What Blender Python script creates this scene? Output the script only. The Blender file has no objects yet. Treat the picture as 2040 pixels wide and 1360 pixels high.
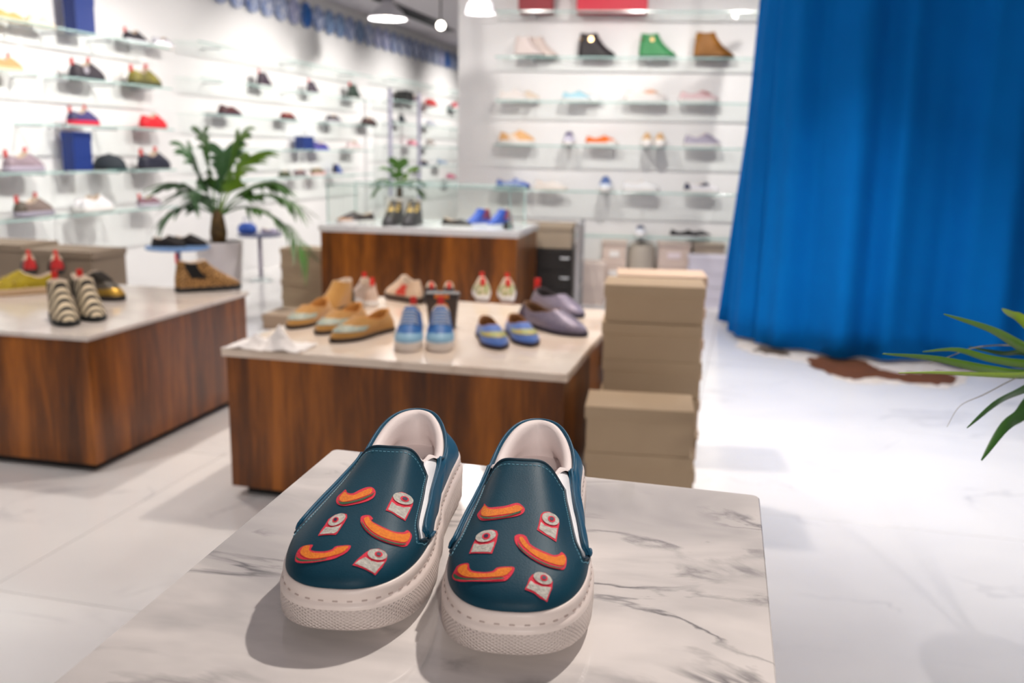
import bpy, bmesh, math, random
from mathutils import Vector, Matrix
from mathutils.bvhtree import BVHTree
random.seed(7)
PI = math.pi
SC = bpy.context.scene
COL = SC.collection

# ------------------------------------------------------------------ camera
FPX, HOR, ROLL, HC = 1850.0, 300.0, 0.018, 1.215
PITCH = math.atan((680 - HOR) / FPX)
_R = Vector((1, 0, 0)); _U0 = Vector((0, math.sin(PITCH), math.cos(PITCH)))
CF = Vector((0, math.cos(PITCH), -math.sin(PITCH)))
CR = _R * math.cos(ROLL) + _U0 * math.sin(ROLL)
CU = _U0 * math.cos(ROLL) - _R * math.sin(ROLL)
CAMPOS = Vector((0, 0, HC))
cd = bpy.data.cameras.new('camera'); cam = bpy.data.objects.new('camera', cd); COL.objects.link(cam)
cam.matrix_world = Matrix(((CR.x, CU.x, -CF.x, 0), (CR.y, CU.y, -CF.y, 0), (CR.z, CU.z, -CF.z, HC), (0, 0, 0, 1)))
cd.sensor_width = 36; cd.lens = FPX / 2040 * 36; cd.clip_start = .02; cd.clip_end = 100
cd.dof.use_dof = True; cd.dof.focus_distance = .76; cd.dof.aperture_fstop = 6.3
SC.camera = cam
vs = SC.view_settings
vs.view_transform = 'Standard'; vs.look = 'None'; vs.gamma = 1; vs.use_curve_mapping = False; vs.exposure = 0.0

# ------------------------------------------------------------------ world and the large lights
w = bpy.data.worlds.new('world'); SC.world = w; w.use_nodes = True
bg = w.node_tree.nodes['Background']; bg.inputs[0].default_value = (1, .98, .97, 1); bg.inputs[1].default_value = .22

def spot(name, loc, aim, power, size=60, blend=.6, radius=.05, color=(1, .95, .88)):
    l = bpy.data.lights.new(name, 'SPOT'); l.energy = power; l.spot_size = math.radians(size); l.spot_blend = blend
    l.shadow_soft_size = radius; l.color = color
    o = bpy.data.objects.new(name, l); COL.objects.link(o); o.location = loc
    o.rotation_euler = (Vector(aim) - Vector(loc)).to_track_quat('-Z', 'Y').to_euler()
    return o
CEIL = 2.82
spot('key_spot', (.66, 1.62, 2.62), (-.02, .68, .9), 160, 46, .8, .03, (1, .91, .83))

# ------------------------------------------------------------------ helpers: rays of the survey camera -> places
def ray(x, y): return CF * FPX + CR * (x - 1020) + CU * (680 - y)
def at_z(x, y, z):
    d = ray(x, y); return CAMPOS + d * ((z - HC) / d.z)
def at_y(x, y, Y):
    d = ray(x, y); return CAMPOS + d * (Y / d.y)
class Wall:
    def __init__(s, o, ang):           # ang: direction of u measured from +x
        s.o = Vector((o[0], o[1], 0)); s.ang = ang
        s.u = Vector((math.cos(ang), math.sin(ang), 0)); s.n = Vector((s.u.y, -s.u.x, 0))
    def pt(s, u, d, z): p = s.o + s.u * u + s.n * d; p.z = z; return p
    def pix(s, x, y, d=0.0):
        r = ray(x, y); q = s.o + s.n * d
        k = (q - CAMPOS).dot(s.n) / r.dot(s.n); p = CAMPOS + r * k
        return (p - s.o).dot(s.u), p.z

# ------------------------------------------------------------------ materials
def lin(c):
    return tuple(((v / 255) / 12.92 if v / 255 <= .04045 else ((v / 255 + .055) / 1.055) ** 2.4) for v in c) + (1,)
_mats = {}
def M(rgb, rough=.5, metal=0., spec=.5, noise=None, bump=None, coat=0., sheen=0., emit=0., var=None, key=None):
    k = key or (tuple(rgb), rough, metal, spec, noise, bump, coat, sheen, emit, var)
    if k in _mats: return _mats[k]
    m = bpy.data.materials.new('mat_%d' % len(_mats)); m.use_nodes = True
    nt = m.node_tree; b = nt.nodes['Principled BSDF']
    b.inputs['Base Color'].default_value = lin(rgb); b.inputs['Roughness'].default_value = rough
    b.inputs['Metallic'].default_value = metal; b.inputs['Specular IOR Level'].default_value = spec
    b.inputs['Coat Weight'].default_value = coat; b.inputs['Sheen Weight'].default_value = sheen
    if emit:
        b.inputs['Emission Color'].default_value = lin(rgb); b.inputs['Emission Strength'].default_value = emit
    tc = nt.nodes.new('ShaderNodeTexCoord')
    if noise:                                   # (scale, second colour, contrast)
        n = nt.nodes.new('ShaderNodeTexNoise'); n.inputs['Scale'].default_value = noise[0]; n.inputs['Detail'].default_value = 4
        r = nt.nodes.new('ShaderNodeValToRGB'); c = noise[2]
        r.color_ramp.elements[0].position = .5 - c; r.color_ramp.elements[1].position = .5 + c
        r.color_ramp.elements[0].color = lin(rgb); r.color_ramp.elements[1].color = lin(noise[1])
        nt.links.new(tc.outputs['Object'], n.inputs['Vector']); nt.links.new(n.outputs['Fac'], r.inputs[0])
        nt.links.new(r.outputs[0], b.inputs['Base Color'])
    if bump:                                    # (scale, strength)
        n = nt.nodes.new('ShaderNodeTexNoise'); n.inputs['Scale'].default_value = bump[0]; n.inputs['Detail'].default_value = 3
        bp = nt.nodes.new('ShaderNodeBump'); bp.inputs['Strength'].default_value = bump[1]; bp.inputs['Distance'].default_value = .002
        nt.links.new(tc.outputs['Object'], n.inputs['Vector']); nt.links.new(n.outputs['Fac'], bp.inputs['Height'])
        nt.links.new(bp.outputs[0], b.inputs['Normal'])
    _mats[k] = m; return m
def N(nt, t, **kw):
    n = nt.nodes.new(t)
    for k, v in kw.items():
        if k in n.inputs: n.inputs[k].default_value = v
        else: setattr(n, k, v)
    return n
def ramp(nt, stops, interp='LINEAR'):
    r = nt.nodes.new('ShaderNodeValToRGB'); r.color_ramp.interpolation = interp; e = r.color_ramp.elements
    while len(e) < len(stops): e.new(.5)
    for i, (p, c) in enumerate(stops): e[i].position = p; e[i].color = c if len(c) == 4 else lin(c)
    return r
def marble(name, base, cloud, vein, rot=.5, scale=2.2, stretch=2.6, vein_w=.03, amount=.8, rough=.18, tile=False, cloud_amt=.6):
    m = bpy.data.materials.new(name); m.use_nodes = True; nt = m.node_tree; b = nt.nodes['Principled BSDF']; L = nt.links.new
    b.inputs['Roughness'].default_value = rough
    if tile:
        g = N(nt, 'ShaderNodeNewGeometry'); oi = N(nt, 'ShaderNodeObjectInfo'); mul = N(nt, 'ShaderNodeMath', operation='MULTIPLY'); mul.inputs[1].default_value = 40
        L(oi.outputs['Random'], mul.inputs[0]); add = N(nt, 'ShaderNodeVectorMath', operation='ADD'); L(g.outputs['Position'], add.inputs[0]); L(mul.outputs[0], add.inputs[1]); src = add.outputs[0]
    else:
        src = N(nt, 'ShaderNodeTexCoord').outputs['Object']
    mp = N(nt, 'ShaderNodeMapping'); mp.inputs['Rotation'].default_value = (0, 0, rot); mp.inputs['Scale'].default_value = (1, stretch, 1); L(src, mp.inputs[0])
    n1 = N(nt, 'ShaderNodeTexNoise', Scale=scale, Detail=7., Roughness=.52, Distortion=.8); L(mp.outputs[0], n1.inputs['Vector'])
    n2 = N(nt, 'ShaderNodeTexNoise', Scale=scale * .8, Detail=4., Distortion=.6); L(mp.outputs[0], n2.inputs['Vector'])
    n3 = N(nt, 'ShaderNodeTexNoise', Scale=scale * 1.3, Detail=2.); L(mp.outputs[0], n3.inputs['Vector'])
    k = (0, 0, 0, 1); o = (1, 1, 1, 1)
    rv = ramp(nt, [(.5 - vein_w, k), (.5, o), (.5 + vein_w, k)]); L(n1.outputs['Fac'], rv.inputs[0])
    rm = ramp(nt, [(.50, k), (.66, o)]); L(n3.outputs['Fac'], rm.inputs[0])
    rc = ramp(nt, [(.38, k), (.72, o)]); L(n2.outputs['Fac'], rc.inputs[0])
    mu = N(nt, 'ShaderNodeMath', operation='MULTIPLY'); L(rv.outputs[0], mu.inputs[0]); L(rm.outputs[0], mu.inputs[1])
    mu2 = N(nt, 'ShaderNodeMath', operation='MULTIPLY'); L(mu.outputs[0], mu2.inputs[0]); mu2.inputs[1].default_value = amount
    mc = N(nt, 'ShaderNodeMath', operation='MULTIPLY'); L(rc.outputs[0], mc.inputs[0]); mc.inputs[1].default_value = cloud_amt
    x1 = N(nt, 'ShaderNodeMix', data_type='RGBA'); x1.inputs['A'].default_value = lin(base); x1.inputs['B'].default_value = lin(cloud)
    for i in x1.inputs:
        if i.type == 'RGBA' and i.name == 'A': i.default_value = lin(base)
        if i.type == 'RGBA' and i.name == 'B': i.default_value = lin(cloud)
    L(mc.outputs[0], x1.inputs[0])
    x2 = N(nt, 'ShaderNodeMix', data_type='RGBA')
    for i in x2.inputs:
        if i.type == 'RGBA' and i.name == 'B': i.default_value = lin(vein)
    x1o = [q for q in x1.outputs if q.type == 'RGBA'][0]; x2a = [q for q in x2.inputs if q.type == 'RGBA' and q.name == 'A'][0]; x2o = [q for q in x2.outputs if q.type == 'RGBA'][0]
    L(x1o, x2a); L(mu2.outputs[0], x2.inputs[0]); L(x2o, b.inputs['Base Color'])
    return m
def wood(name, dark, mid, light):
    m = bpy.data.materials.new(name); m.use_nodes = True; nt = m.node_tree; b = nt.nodes['Principled BSDF']; L = nt.links.new
    b.inputs['Roughness'].default_value = .3
    tc = N(nt, 'ShaderNodeTexCoord'); mp = N(nt, 'ShaderNodeMapping'); mp.inputs['Scale'].default_value = (1, 1, .09); L(tc.outputs['Object'], mp.inputs[0])
    n1 = N(nt, 'ShaderNodeTexNoise', Scale=9., Detail=6., Roughness=.6, Distortion=.4); L(mp.outputs[0], n1.inputs['Vector'])
    n2 = N(nt, 'ShaderNodeTexNoise', Scale=70., Detail=3.); L(mp.outputs[0], n2.inputs['Vector'])
    ad = N(nt, 'ShaderNodeMath', operation='MULTIPLY_ADD'); L(n2.outputs['Fac'], ad.inputs[0]); ad.inputs[1].default_value = .3; L(n1.outputs['Fac'], ad.inputs[2])
    r = ramp(nt, [(.42, dark), (.62, mid), (.86, light)]); L(ad.outputs[0], r.inputs[0]); L(r.outputs[0], b.inputs['Base Color'])
    bp = N(nt, 'ShaderNodeBump', Strength=.08, Distance=.002); L(n2.outputs['Fac'], bp.inputs['Height']); L(bp.outputs[0], b.inputs['Normal'])
    return m
def glass(name, tint, refl=.05, rough=.02):
    m = bpy.data.materials.new(name); m.use_nodes = True; nt = m.node_tree; L = nt.links.new
    nt.nodes.remove(nt.nodes['Principled BSDF']); out = nt.nodes['Material Output']
    t = N(nt, 'ShaderNodeBsdfTransparent'); t.inputs[0].default_value = lin(tint)
    g = N(nt, 'ShaderNodeBsdfGlossy'); g.inputs['Roughness'].default_value = rough
    mx = N(nt, 'ShaderNodeMixShader'); mx.inputs[0].default_value = refl; L(t.outputs[0], mx.inputs[1]); L(g.outputs[0], mx.inputs[2]); L(mx.outputs[0], out.inputs[0])
    return m

# ------------------------------------------------------------------ object helpers
def obj(name, v, f, mat, parent=None, smooth=False, mw=None):
    me = bpy.data.meshes.new(name); me.from_pydata([tuple(p) for p in v], [], f); me.update()
    if smooth:
        for p in me.polygons: p.use_smooth = True
    o = bpy.data.objects.new(name, me); COL.objects.link(o)
    if mat: me.materials.append(mat)
    if parent: o.parent = parent
    return o
def inst(name, src, parent=None, loc=None, rz=0):
    o = bpy.data.objects.new(name, src.data); COL.objects.link(o)
    if parent: o.parent = parent
    if loc is not None: o.location = loc
    o.rotation_euler = (0, 0, rz); return o
def tag(o, label=None, cat=None, group=None, kind=None):
    if label: o['label'] = label
    if cat: o['category'] = cat
    if group: o['group'] = group
    if kind: o['kind'] = kind
    return o
def thing(name, label, cat, loc=(0, 0, 0), rz=0, group=None):
    o = bpy.data.objects.new(name, None); COL.objects.link(o); o.location = loc; o.rotation_euler = (0, 0, rz); o.empty_display_size = .05
    return tag(o, label, cat, group)
def box_vf(x0, x1, y0, y1, z0, z1, bev=0.0):
    if bev <= 0:
        v = [(x, y, z) for z in (z0, z1) for x, y in ((x0, y0), (x1, y0), (x1, y1), (x0, y1))]
        return v, [(3, 2, 1, 0), (4, 5, 6, 7), (0, 1, 5, 4), (1, 2, 6, 5), (2, 3, 7, 6), (3, 0, 4, 7)]
    bm = bmesh.new(); bmesh.ops.create_cube(bm, size=1)
    for q in bm.verts: q.co = Vector(((x0 + x1) / 2 + q.co.x * (x1 - x0), (y0 + y1) / 2 + q.co.y * (y1 - y0), (z0 + z1) / 2 + q.co.z * (z1 - z0)))
    bmesh.ops.bevel(bm, geom=bm.edges[:], offset=bev, segments=2, affect='EDGES', profile=.5)
    bm.verts.index_update(); v = [tuple(q.co) for q in bm.verts]; f = [tuple(q.index for q in p.verts) for p in bm.faces]; bm.free()
    return v, f
def join(*vfs):
    V, F = [], []
    for v, f in vfs:
        k = len(V); V += list(v); F += [tuple(i + k for i in p) for p in f]
    return V, F
def lathe(prof, n=24, cx=0, cy=0, sx=1, sy=1):
    v = []; f = []
    for r, z in prof:
        for i in range(n): a = 2 * PI * i / n; v.append((cx + r * sx * math.cos(a), cy + r * sy * math.sin(a), z))
    for j in range(len(prof) - 1):
        for i in range(n): f.append((j * n + i, j * n + (i + 1) % n, (j + 1) * n + (i + 1) % n, (j + 1) * n + i))
    f.append(tuple(range(n))[::-1]); f.append(tuple(range((len(prof) - 1) * n, len(prof) * n)))
    return v, f
def tube(pts, r, n=8, closed=False):
    v = []; f = []; m = len(pts); pts = [Vector(p) for p in pts]
    for i, p in enumerate(pts):
        a = pts[(i - 1) % m] if closed or i > 0 else p; b = pts[(i + 1) % m] if closed or i < m - 1 else p
        t = (b - a).normalized(); up = Vector((0, 0, 1)) if abs(t.z) < .95 else Vector((1, 0, 0))
        s = t.cross(up).normalized(); q = s.cross(t); rr = r(i / (m - 1)) if callable(r) else r
        for k in range(n): an = 2 * PI * k / n; v.append(p + (s * math.cos(an) + q * math.sin(an)) * rr)
    for i in range(m if closed else m - 1):
        j = (i + 1) % m
        for k in range(n): f.append((i * n + k, i * n + (k + 1) % n, j * n + (k + 1) % n, j * n + k))
    if not closed: f += [tuple(range(n))[::-1], tuple(range((m - 1) * n, m * n))]
    return v, f
def smooth(e0, e1, x):
    t = max(0, min(1, (x - e0) / (e1 - e0))); return t * t * (3 - 2 * t)
def tab(T, x):
    if x <= T[0][0]: return T[0][1]
    for (a, va), (b, vb) in zip(T, T[1:]):
        if x <= b:
            t = (x - a) / (b - a); t = t * t * (3 - 2 * t); return va + (vb - va) * t
    return T[-1][1]

# ------------------------------------------------------------------ the shoe last: sole outline + collar ring, lofted
class Last:
    """x sideways, y heel(0) -> toe(L), z up.  P(a,v): a=0 heel, a=pi toe; v=0 sole edge, v=1 collar edge."""
    def __init__(s, L=.28, W=.098, heel=.72, toe_p=2.2, toe_t=.68, z0=.03, c0=.012, c1=.155, cw=.034, zh=.085, zs=.068, zf=.1,
                 toe_h=.02, k2=.4, d2=.022, bulge=.004, spring=0., lean=0.):
        s.__dict__.update(locals()); h = W / 2
        s.T = [(0, heel * h), (.1, heel * h * 1.01), (.25, heel * h * .98), (.4, heel * h * .5 + h * .40), (.55, h * .91), (.72, h), (1, h)]
        s.Z = [(0, zh), (.5, zs), (.82, zs * .55 + zf * .45), (1, zf)]
    def half(s, t):
        q = tab(s.T, t)
        if t < .12: q *= max(0, 1 - ((.12 - t) / .12) ** 2.4) ** (1 / 2.4)
        if t > s.toe_t: q *= max(0, 1 - ((t - s.toe_t) / (1 - s.toe_t)) ** s.toe_p) ** (1 / s.toe_p)
        return q
    def rise(s, t): return s.spring * max(0, (t - .62) / .38) ** 2
    def edge(s, a):
        t = (1 - math.cos(a)) / 2; sg = 1 if math.sin(a) >= 0 else -1
        return Vector((sg * s.half(t), t * s.L, s.z0)), t
    def P(s, a, v, off=0.0):
        if off: return s.P(a, v) + s.Nn(a, v) * off
        p0, t = s.edge(a); sg = 1 if math.sin(a) >= 0 else -1
        p3 = Vector((sg * s.cw * abs(math.sin(a)) ** (.75 + .4 * (1 - smooth(.1, .6, t))) + s.lean * t * t, s.c0 + (s.c1 - s.c0) * t, tab(s.Z, t)))
        w = smooth(.35, .88, t); dz = p3.z - p0.z
        out = Vector((sg * abs(math.sin(a)), -.6 * math.cos(a), 0))
        a1 = p0 + out * s.bulge * .7 + Vector((0, 0, .5 * dz)); b1 = p0 + Vector((0, 0, s.toe_h)) - Vector((p0.x * .04, 0, 0))
        a2 = p3 + out * s.bulge - Vector((0, 0, .4 * dz)); h = p0 - p3
        b2 = p3 + Vector((h.x * s.k2, h.y * s.k2, -s.d2))
        p1 = a1.lerp(b1, w); p2 = a2.lerp(b2, w); u = 1 - v
        return p0 * (u ** 3) + p1 * (3 * u * u * v) + p2 * (3 * u * v * v) + p3 * (v ** 3)
    def Nn(s, a, v):
        e = 1e-3; v0 = min(max(v, .02), .98)
        da = s.P(a + e, v0) - s.P(a - e, v0); dv = s.P(a, v0 + e) - s.P(a, v0 - e)
        n = da.cross(dv)
        return n.normalized() if n.length > 1e-12 else Vector((0, 0, 1))
def patch(last, fa, v0, v1, na, nv, off=0.0):
    """fa(s,v)->a with s in 0..1"""
    V = []; F = []
    for j in range(nv + 1):
        v = v0 + (v1 - v0) * j / nv
        for i in range(na + 1):
            o = off(i / na, v) if callable(off) else off
            V.append(last.P(fa(i / na, v), v, o))
    for j in range(nv):
        for i in range(na): q = j * (na + 1) + i; F.append((q, q + 1, q + na + 2, q + na + 1))
    return V, F
def ring_loft(rings, close=True):
    n = len(rings[0]); V = [p for r in rings for p in r]; F = []
    for j in range(len(rings) - 1):
        for i in range(n): F.append((j * n + i, j * n + (i + 1) % n, (j + 1) * n + (i + 1) % n, (j + 1) * n + i))
    return V, F

# ------------------------------------------------------------------ hero slip-on trainers
def tw(name, **k): return k
HERO = dict(L=.300, W=.098, heel=.82, toe_p=2.6, toe_t=.70, z0=.042, c0=.012, c1=.152, cw=.0335, zh=.084, zs=.063, zf=.092, toe_h=.021, k2=.42, d2=.022, bulge=.004, spring=.011)
DELTA = [(0, 70), (.10, 58), (.22, 50), (.45, 46), (.75, 48), (1, 54)]
DELTA2 = [(0, 71), (.12, 60), (.3, 55), (.6, 60), (1, 74)]
def dl(T, v): return math.radians(tab(T, v))
MOTIFS = {
  'R': [
    ('canoe', [('red_outline', [(28.1,199.9),(24.7,207.8),(20.3,210.6),(12.2,210.2),(4.6,206.2),(1.2,207.2),(-2.5,212.5),(-1.7,218.0),(2.3,221.7),(10.7,224.9),(18.4,226.4),(25.8,224.5),(29.8,218.5),(32.2,209.0),(30.6,206.1),(28.5,202.6)]), ('orange_fill', [(27.1,204.3),(23.4,211.7),(16.7,214.0),(8.9,211.9),(3.9,209.1),(0.5,210.4),(-0.9,213.4),(3.5,217.8),(12.7,220.9),(20.6,221.7),(26.6,218.5),(29.0,211.9),(28.8,206.9)]), ('green_stripe', [(30.4,212.5),(26.3,220.3),(18.7,224.0),(9.4,222.2),(0.4,216.6),(0.6,218.5),(9.2,223.8),(18.5,225.6),(26.0,222.6)])]),
    ('roll', [('red_outline', [(-14.4,216.5),(-16.1,212.7),(-20.0,209.7),(-24.0,209.2),(-27.1,212.2),(-27.7,216.9),(-27.3,225.2),(-26.8,242.4),(-23.4,241.2),(-17.9,238.9),(-13.0,235.5),(-13.7,228.8),(-14.0,222.1)]), ('white_body', [(-15.0,225.7),(-18.0,229.1),(-22.7,228.9),(-26.5,225.4),(-25.9,240.1),(-20.2,238.5),(-14.3,234.5)]), ('white_disc', [(-26.8,217.8),(-25.9,221.4),(-24.3,224.3),(-22.2,226.0),(-19.9,226.3),(-17.8,225.3),(-16.2,223.2),(-15.4,220.6),(-15.5,217.7),(-16.4,215.1),(-18.1,213.0),(-20.2,211.5),(-22.5,210.7),(-24.6,210.7),(-26.1,211.9),(-26.9,214.4)]), ('red_ring', [(-24.2,218.9),(-23.7,220.6),(-23.0,222.0),(-22.1,222.8),(-21.1,223.1),(-20.2,222.7),(-19.6,221.8),(-19.3,220.4),(-19.4,218.9),(-19.8,217.4),(-20.5,216.2),(-21.5,215.3),(-22.4,214.9),(-23.3,215.1),(-23.9,215.9),(-24.2,217.2)]), ('dark_hole', [(-23.1,219.0),(-22.8,219.9),(-22.4,220.7),(-21.9,221.2),(-21.4,221.3),(-20.9,221.1),(-20.6,220.6),(-20.4,219.9),(-20.4,219.0),(-20.7,218.2),(-21.1,217.5),(-21.6,217.0),(-22.1,216.8),(-22.6,216.9),(-23.0,217.4),(-23.1,218.1)])]),
    ('roll', [('red_outline', [(26.2,239.5),(22.6,237.8),(18.7,237.7),(14.6,239.6),(13.4,243.3),(13.6,251.7),(15.2,263.6),(23.3,262.2),(31.2,259.2),(30.1,251.1),(28.7,244.6)]), ('white_body', [(28.9,250.0),(24.4,253.5),(19.0,253.9),(14.9,251.5),(15.0,255.8),(16.1,262.5),(23.4,261.0),(29.8,258.9)]), ('white_disc', [(14.9,243.2),(14.7,245.7),(15.6,248.1),(17.4,250.2),(19.7,251.4),(22.4,251.5),(25.0,250.4),(27.0,248.3),(28.3,245.6),(28.5,242.9),(27.6,240.8),(25.8,239.4),(23.3,238.7),(20.6,238.8),(18.0,239.5),(16.0,241.0)]), ('red_ring', [(18.4,245.1),(18.2,246.5),(18.5,247.8),(19.1,248.8),(20.1,249.3),(21.1,249.3),(22.2,248.7),(23.1,247.7),(23.7,246.3),(23.9,244.9),(23.7,243.6),(23.0,242.7),(22.0,242.3),(20.9,242.3),(19.8,242.9),(18.9,243.9)]), ('dark_hole', [(19.6,245.5),(19.5,246.2),(19.6,246.9),(20.0,247.5),(20.5,247.8),(21.1,247.7),(21.7,247.4),(22.2,246.9),(22.5,246.1),(22.6,245.4),(22.5,244.7),(22.1,244.2),(21.6,243.9),(21.0,243.9),(20.4,244.2),(19.9,244.8)])]),
    ('canoe', [('red_outline', [(1.4,244.2),(-1.9,242.3),(-5.9,244.0),(-7.8,248.0),(-9.6,251.9),(-14.4,255.5),(-20.6,257.5),(-25.9,257.8),(-29.5,254.1),(-30.9,250.5),(-34.0,252.5),(-34.7,259.0),(-33.5,266.2),(-30.3,269.1),(-23.7,270.8),(-16.2,269.4),(-9.1,264.4),(-3.4,258.5),(0.1,253.1),(1.5,248.4)]), ('orange_fill', [(-1.6,246.9),(-3.7,245.5),(-6.0,249.4),(-9.1,254.3),(-14.6,258.0),(-21.5,260.0),(-26.8,259.6),(-30.3,255.3),(-32.1,253.1),(-33.8,255.2),(-33.3,262.0),(-30.1,265.6),(-23.5,266.8),(-16.6,265.0),(-10.3,260.4),(-4.5,253.8)]), ('green_stripe', [(-0.8,250.6),(-3.2,256.2),(-9.0,262.8),(-16.1,267.3),(-23.6,269.3),(-30.2,267.7),(-33.0,263.9),(-32.4,265.7),(-29.6,269.1),(-23.0,270.6),(-16.2,268.7),(-9.1,264.1),(-2.9,257.6)])]),
    ('canoe', [('red_outline', [(38.2,265.7),(34.7,266.6),(30.2,269.1),(28.8,274.1),(25.7,277.6),(18.8,280.1),(13.0,279.7),(10.4,276.8),(5.3,275.7),(-0.9,275.7),(-0.7,280.5),(2.1,285.6),(5.5,287.5),(17.1,287.5),(30.8,283.0),(38.1,275.8),(40.9,269.9),(40.1,268.1)]), ('orange_fill', [(36.7,268.1),(30.8,270.1),(30.2,274.4),(26.3,278.7),(19.3,281.3),(12.1,281.1),(8.8,277.8),(0.8,276.7),(1.9,280.7),(5.2,283.6),(13.1,284.5),(23.4,283.4),(31.4,278.9),(36.4,272.3)]), ('green_stripe', [(38.9,271.1),(34.5,277.5),(27.9,282.6),(17.3,286.0),(5.8,285.2),(5.6,286.2),(17.2,286.8),(28.5,283.5),(36.0,277.7),(39.0,272.9)])]),
    ('roll', [('red_outline', [(-13.1,280.8),(-16.8,277.4),(-21.2,276.7),(-24.5,278.1),(-26.6,281.4),(-26.5,286.1),(-23.9,294.1),(-19.6,294.6),(-15.1,293.0),(-9.3,292.0),(-10.8,288.0),(-11.5,283.8)]), ('white_body', [(-12.6,285.4),(-15.4,287.3),(-19.8,287.8),(-25.6,286.0),(-25.2,288.4),(-23.1,293.9),(-19.5,293.5),(-15.1,292.0),(-10.3,291.1)]), ('white_disc', [(-25.9,282.4),(-25.1,284.0),(-23.5,285.2),(-21.4,286.0),(-19.1,286.1),(-16.9,285.4),(-15.2,284.2),(-14.2,282.5),(-14.2,280.8),(-15.0,279.3),(-16.6,278.2),(-18.7,277.7),(-21.1,277.7),(-23.2,278.4),(-24.9,279.4),(-25.9,280.8)]), ('red_ring', [(-23.1,282.0),(-22.7,282.9),(-22.0,283.6),(-21.1,284.1),(-20.2,284.1),(-19.4,283.9),(-18.7,283.2),(-18.4,282.4),(-18.5,281.5),(-18.8,280.6),(-19.5,279.9),(-20.4,279.5),(-21.3,279.4),(-22.2,279.7),(-22.8,280.3),(-23.1,281.1)]), ('dark_hole', [(-22.1,282.0),(-21.8,282.5),(-21.5,282.8),(-21.0,283.1),(-20.5,283.1),(-20.0,283.0),(-19.7,282.6),(-19.5,282.2),(-19.5,281.7),(-19.7,281.2),(-20.1,280.8),(-20.6,280.6),(-21.1,280.5),(-21.6,280.7),(-21.9,281.0),(-22.1,281.5)])]),
  ],
  'L': [
    ('canoe', [('red_outline', [(16.4,207.5),(13.6,212.9),(9.0,214.3),(5.0,209.9),(0.1,206.0),(-4.3,206.4),(-7.8,211.8),(-7.9,218.9),(-3.8,224.3),(3.5,228.4),(11.2,230.5),(16.7,227.6),(19.8,221.3),(20.4,214.8),(18.4,211.2)]), ('orange_fill', [(15.7,211.6),(12.3,216.1),(7.3,217.2),(2.7,212.4),(-2.2,208.0),(-4.6,209.2),(-4.6,214.3),(0.1,219.0),(6.4,223.6),(13.5,225.4),(17.6,220.0),(17.4,214.8)]), ('green_stripe', [(18.6,221.1),(15.1,225.8),(9.0,226.4),(1.7,222.7),(-5.1,216.4),(-6.9,213.3),(-6.5,216.9),(-0.4,223.9),(8.4,228.5),(14.3,228.4)])]),
    ('roll', [('red_outline', [(-21.0,214.0),(-22.6,208.0),(-25.9,203.6),(-30.4,201.0),(-33.9,201.2),(-34.8,207.4),(-34.9,217.9),(-34.7,232.6),(-29.3,233.7),(-24.0,232.2),(-20.2,232.0),(-20.5,224.3),(-20.9,217.0)]), ('white_body', [(-21.9,220.5),(-25.9,222.6),(-30.4,220.2),(-34.2,212.7),(-34.0,221.7),(-33.8,232.0),(-28.9,232.3),(-21.6,230.7)]), ('white_disc', [(-34.0,204.3),(-33.8,207.9),(-32.7,212.0),(-30.9,215.6),(-28.5,218.0),(-26.0,218.7),(-23.7,217.9),(-22.0,215.9),(-21.3,213.4),(-21.7,210.8),(-23.1,208.3),(-25.2,206.1),(-27.7,204.1),(-30.0,202.4),(-32.0,201.5),(-33.4,202.1)]), ('red_ring', [(-31.5,208.2),(-31.4,209.8),(-30.9,211.5),(-30.2,213.0),(-29.2,214.1),(-28.1,214.5),(-27.2,214.3),(-26.5,213.6),(-26.2,212.4),(-26.4,211.1),(-26.9,209.7),(-27.7,208.4),(-28.7,207.3),(-29.8,206.7),(-30.6,206.6),(-31.2,207.1)]), ('dark_hole', [(-30.4,209.5),(-30.3,210.3),(-30.1,211.2),(-29.6,212.0),(-29.1,212.6),(-28.5,212.9),(-28.0,212.8),(-27.6,212.4),(-27.5,211.8),(-27.5,211.0),(-27.8,210.2),(-28.3,209.4),(-28.8,208.9),(-29.4,208.5),(-29.9,208.5),(-30.2,208.8)])]),
    ('roll', [('red_outline', [(18.3,246.0),(14.8,241.2),(10.3,239.5),(6.3,240.8),(4.9,244.7),(5.4,251.2),(7.0,262.4),(7.7,264.2),(14.5,264.1),(20.4,264.4),(20.0,259.1),(18.8,252.4)]), ('white_body', [(17.2,255.6),(13.1,256.7),(8.3,255.1),(6.4,252.5),(7.4,261.0),(9.2,263.1),(19.5,263.4)]), ('white_disc', [(7.0,242.5),(6.1,244.7),(6.1,247.5),(6.9,250.3),(8.3,252.8),(10.2,254.5),(12.3,255.2),(14.3,254.7),(15.9,253.2),(16.8,250.9),(16.8,248.2),(16.1,245.4),(14.6,243.1),(12.6,241.4),(10.5,240.7),(8.5,241.1)]), ('red_ring', [(10.6,246.8),(10.1,247.9),(9.9,249.1),(10.1,250.3),(10.6,251.2),(11.3,251.7),(12.1,251.8),(13.0,251.4),(13.8,250.5),(14.3,249.4),(14.5,248.2),(14.3,247.0),(13.8,246.1),(13.1,245.6),(12.2,245.6),(11.4,246.0)]), ('dark_hole', [(11.3,247.7),(11.0,248.3),(10.9,249.0),(11.0,249.6),(11.3,250.1),(11.7,250.4),(12.2,250.4),(12.6,250.2),(13.1,249.7),(13.3,249.1),(13.4,248.4),(13.4,247.8),(13.1,247.3),(12.7,247.0),(12.2,247.0),(11.7,247.2)])]),
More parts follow.
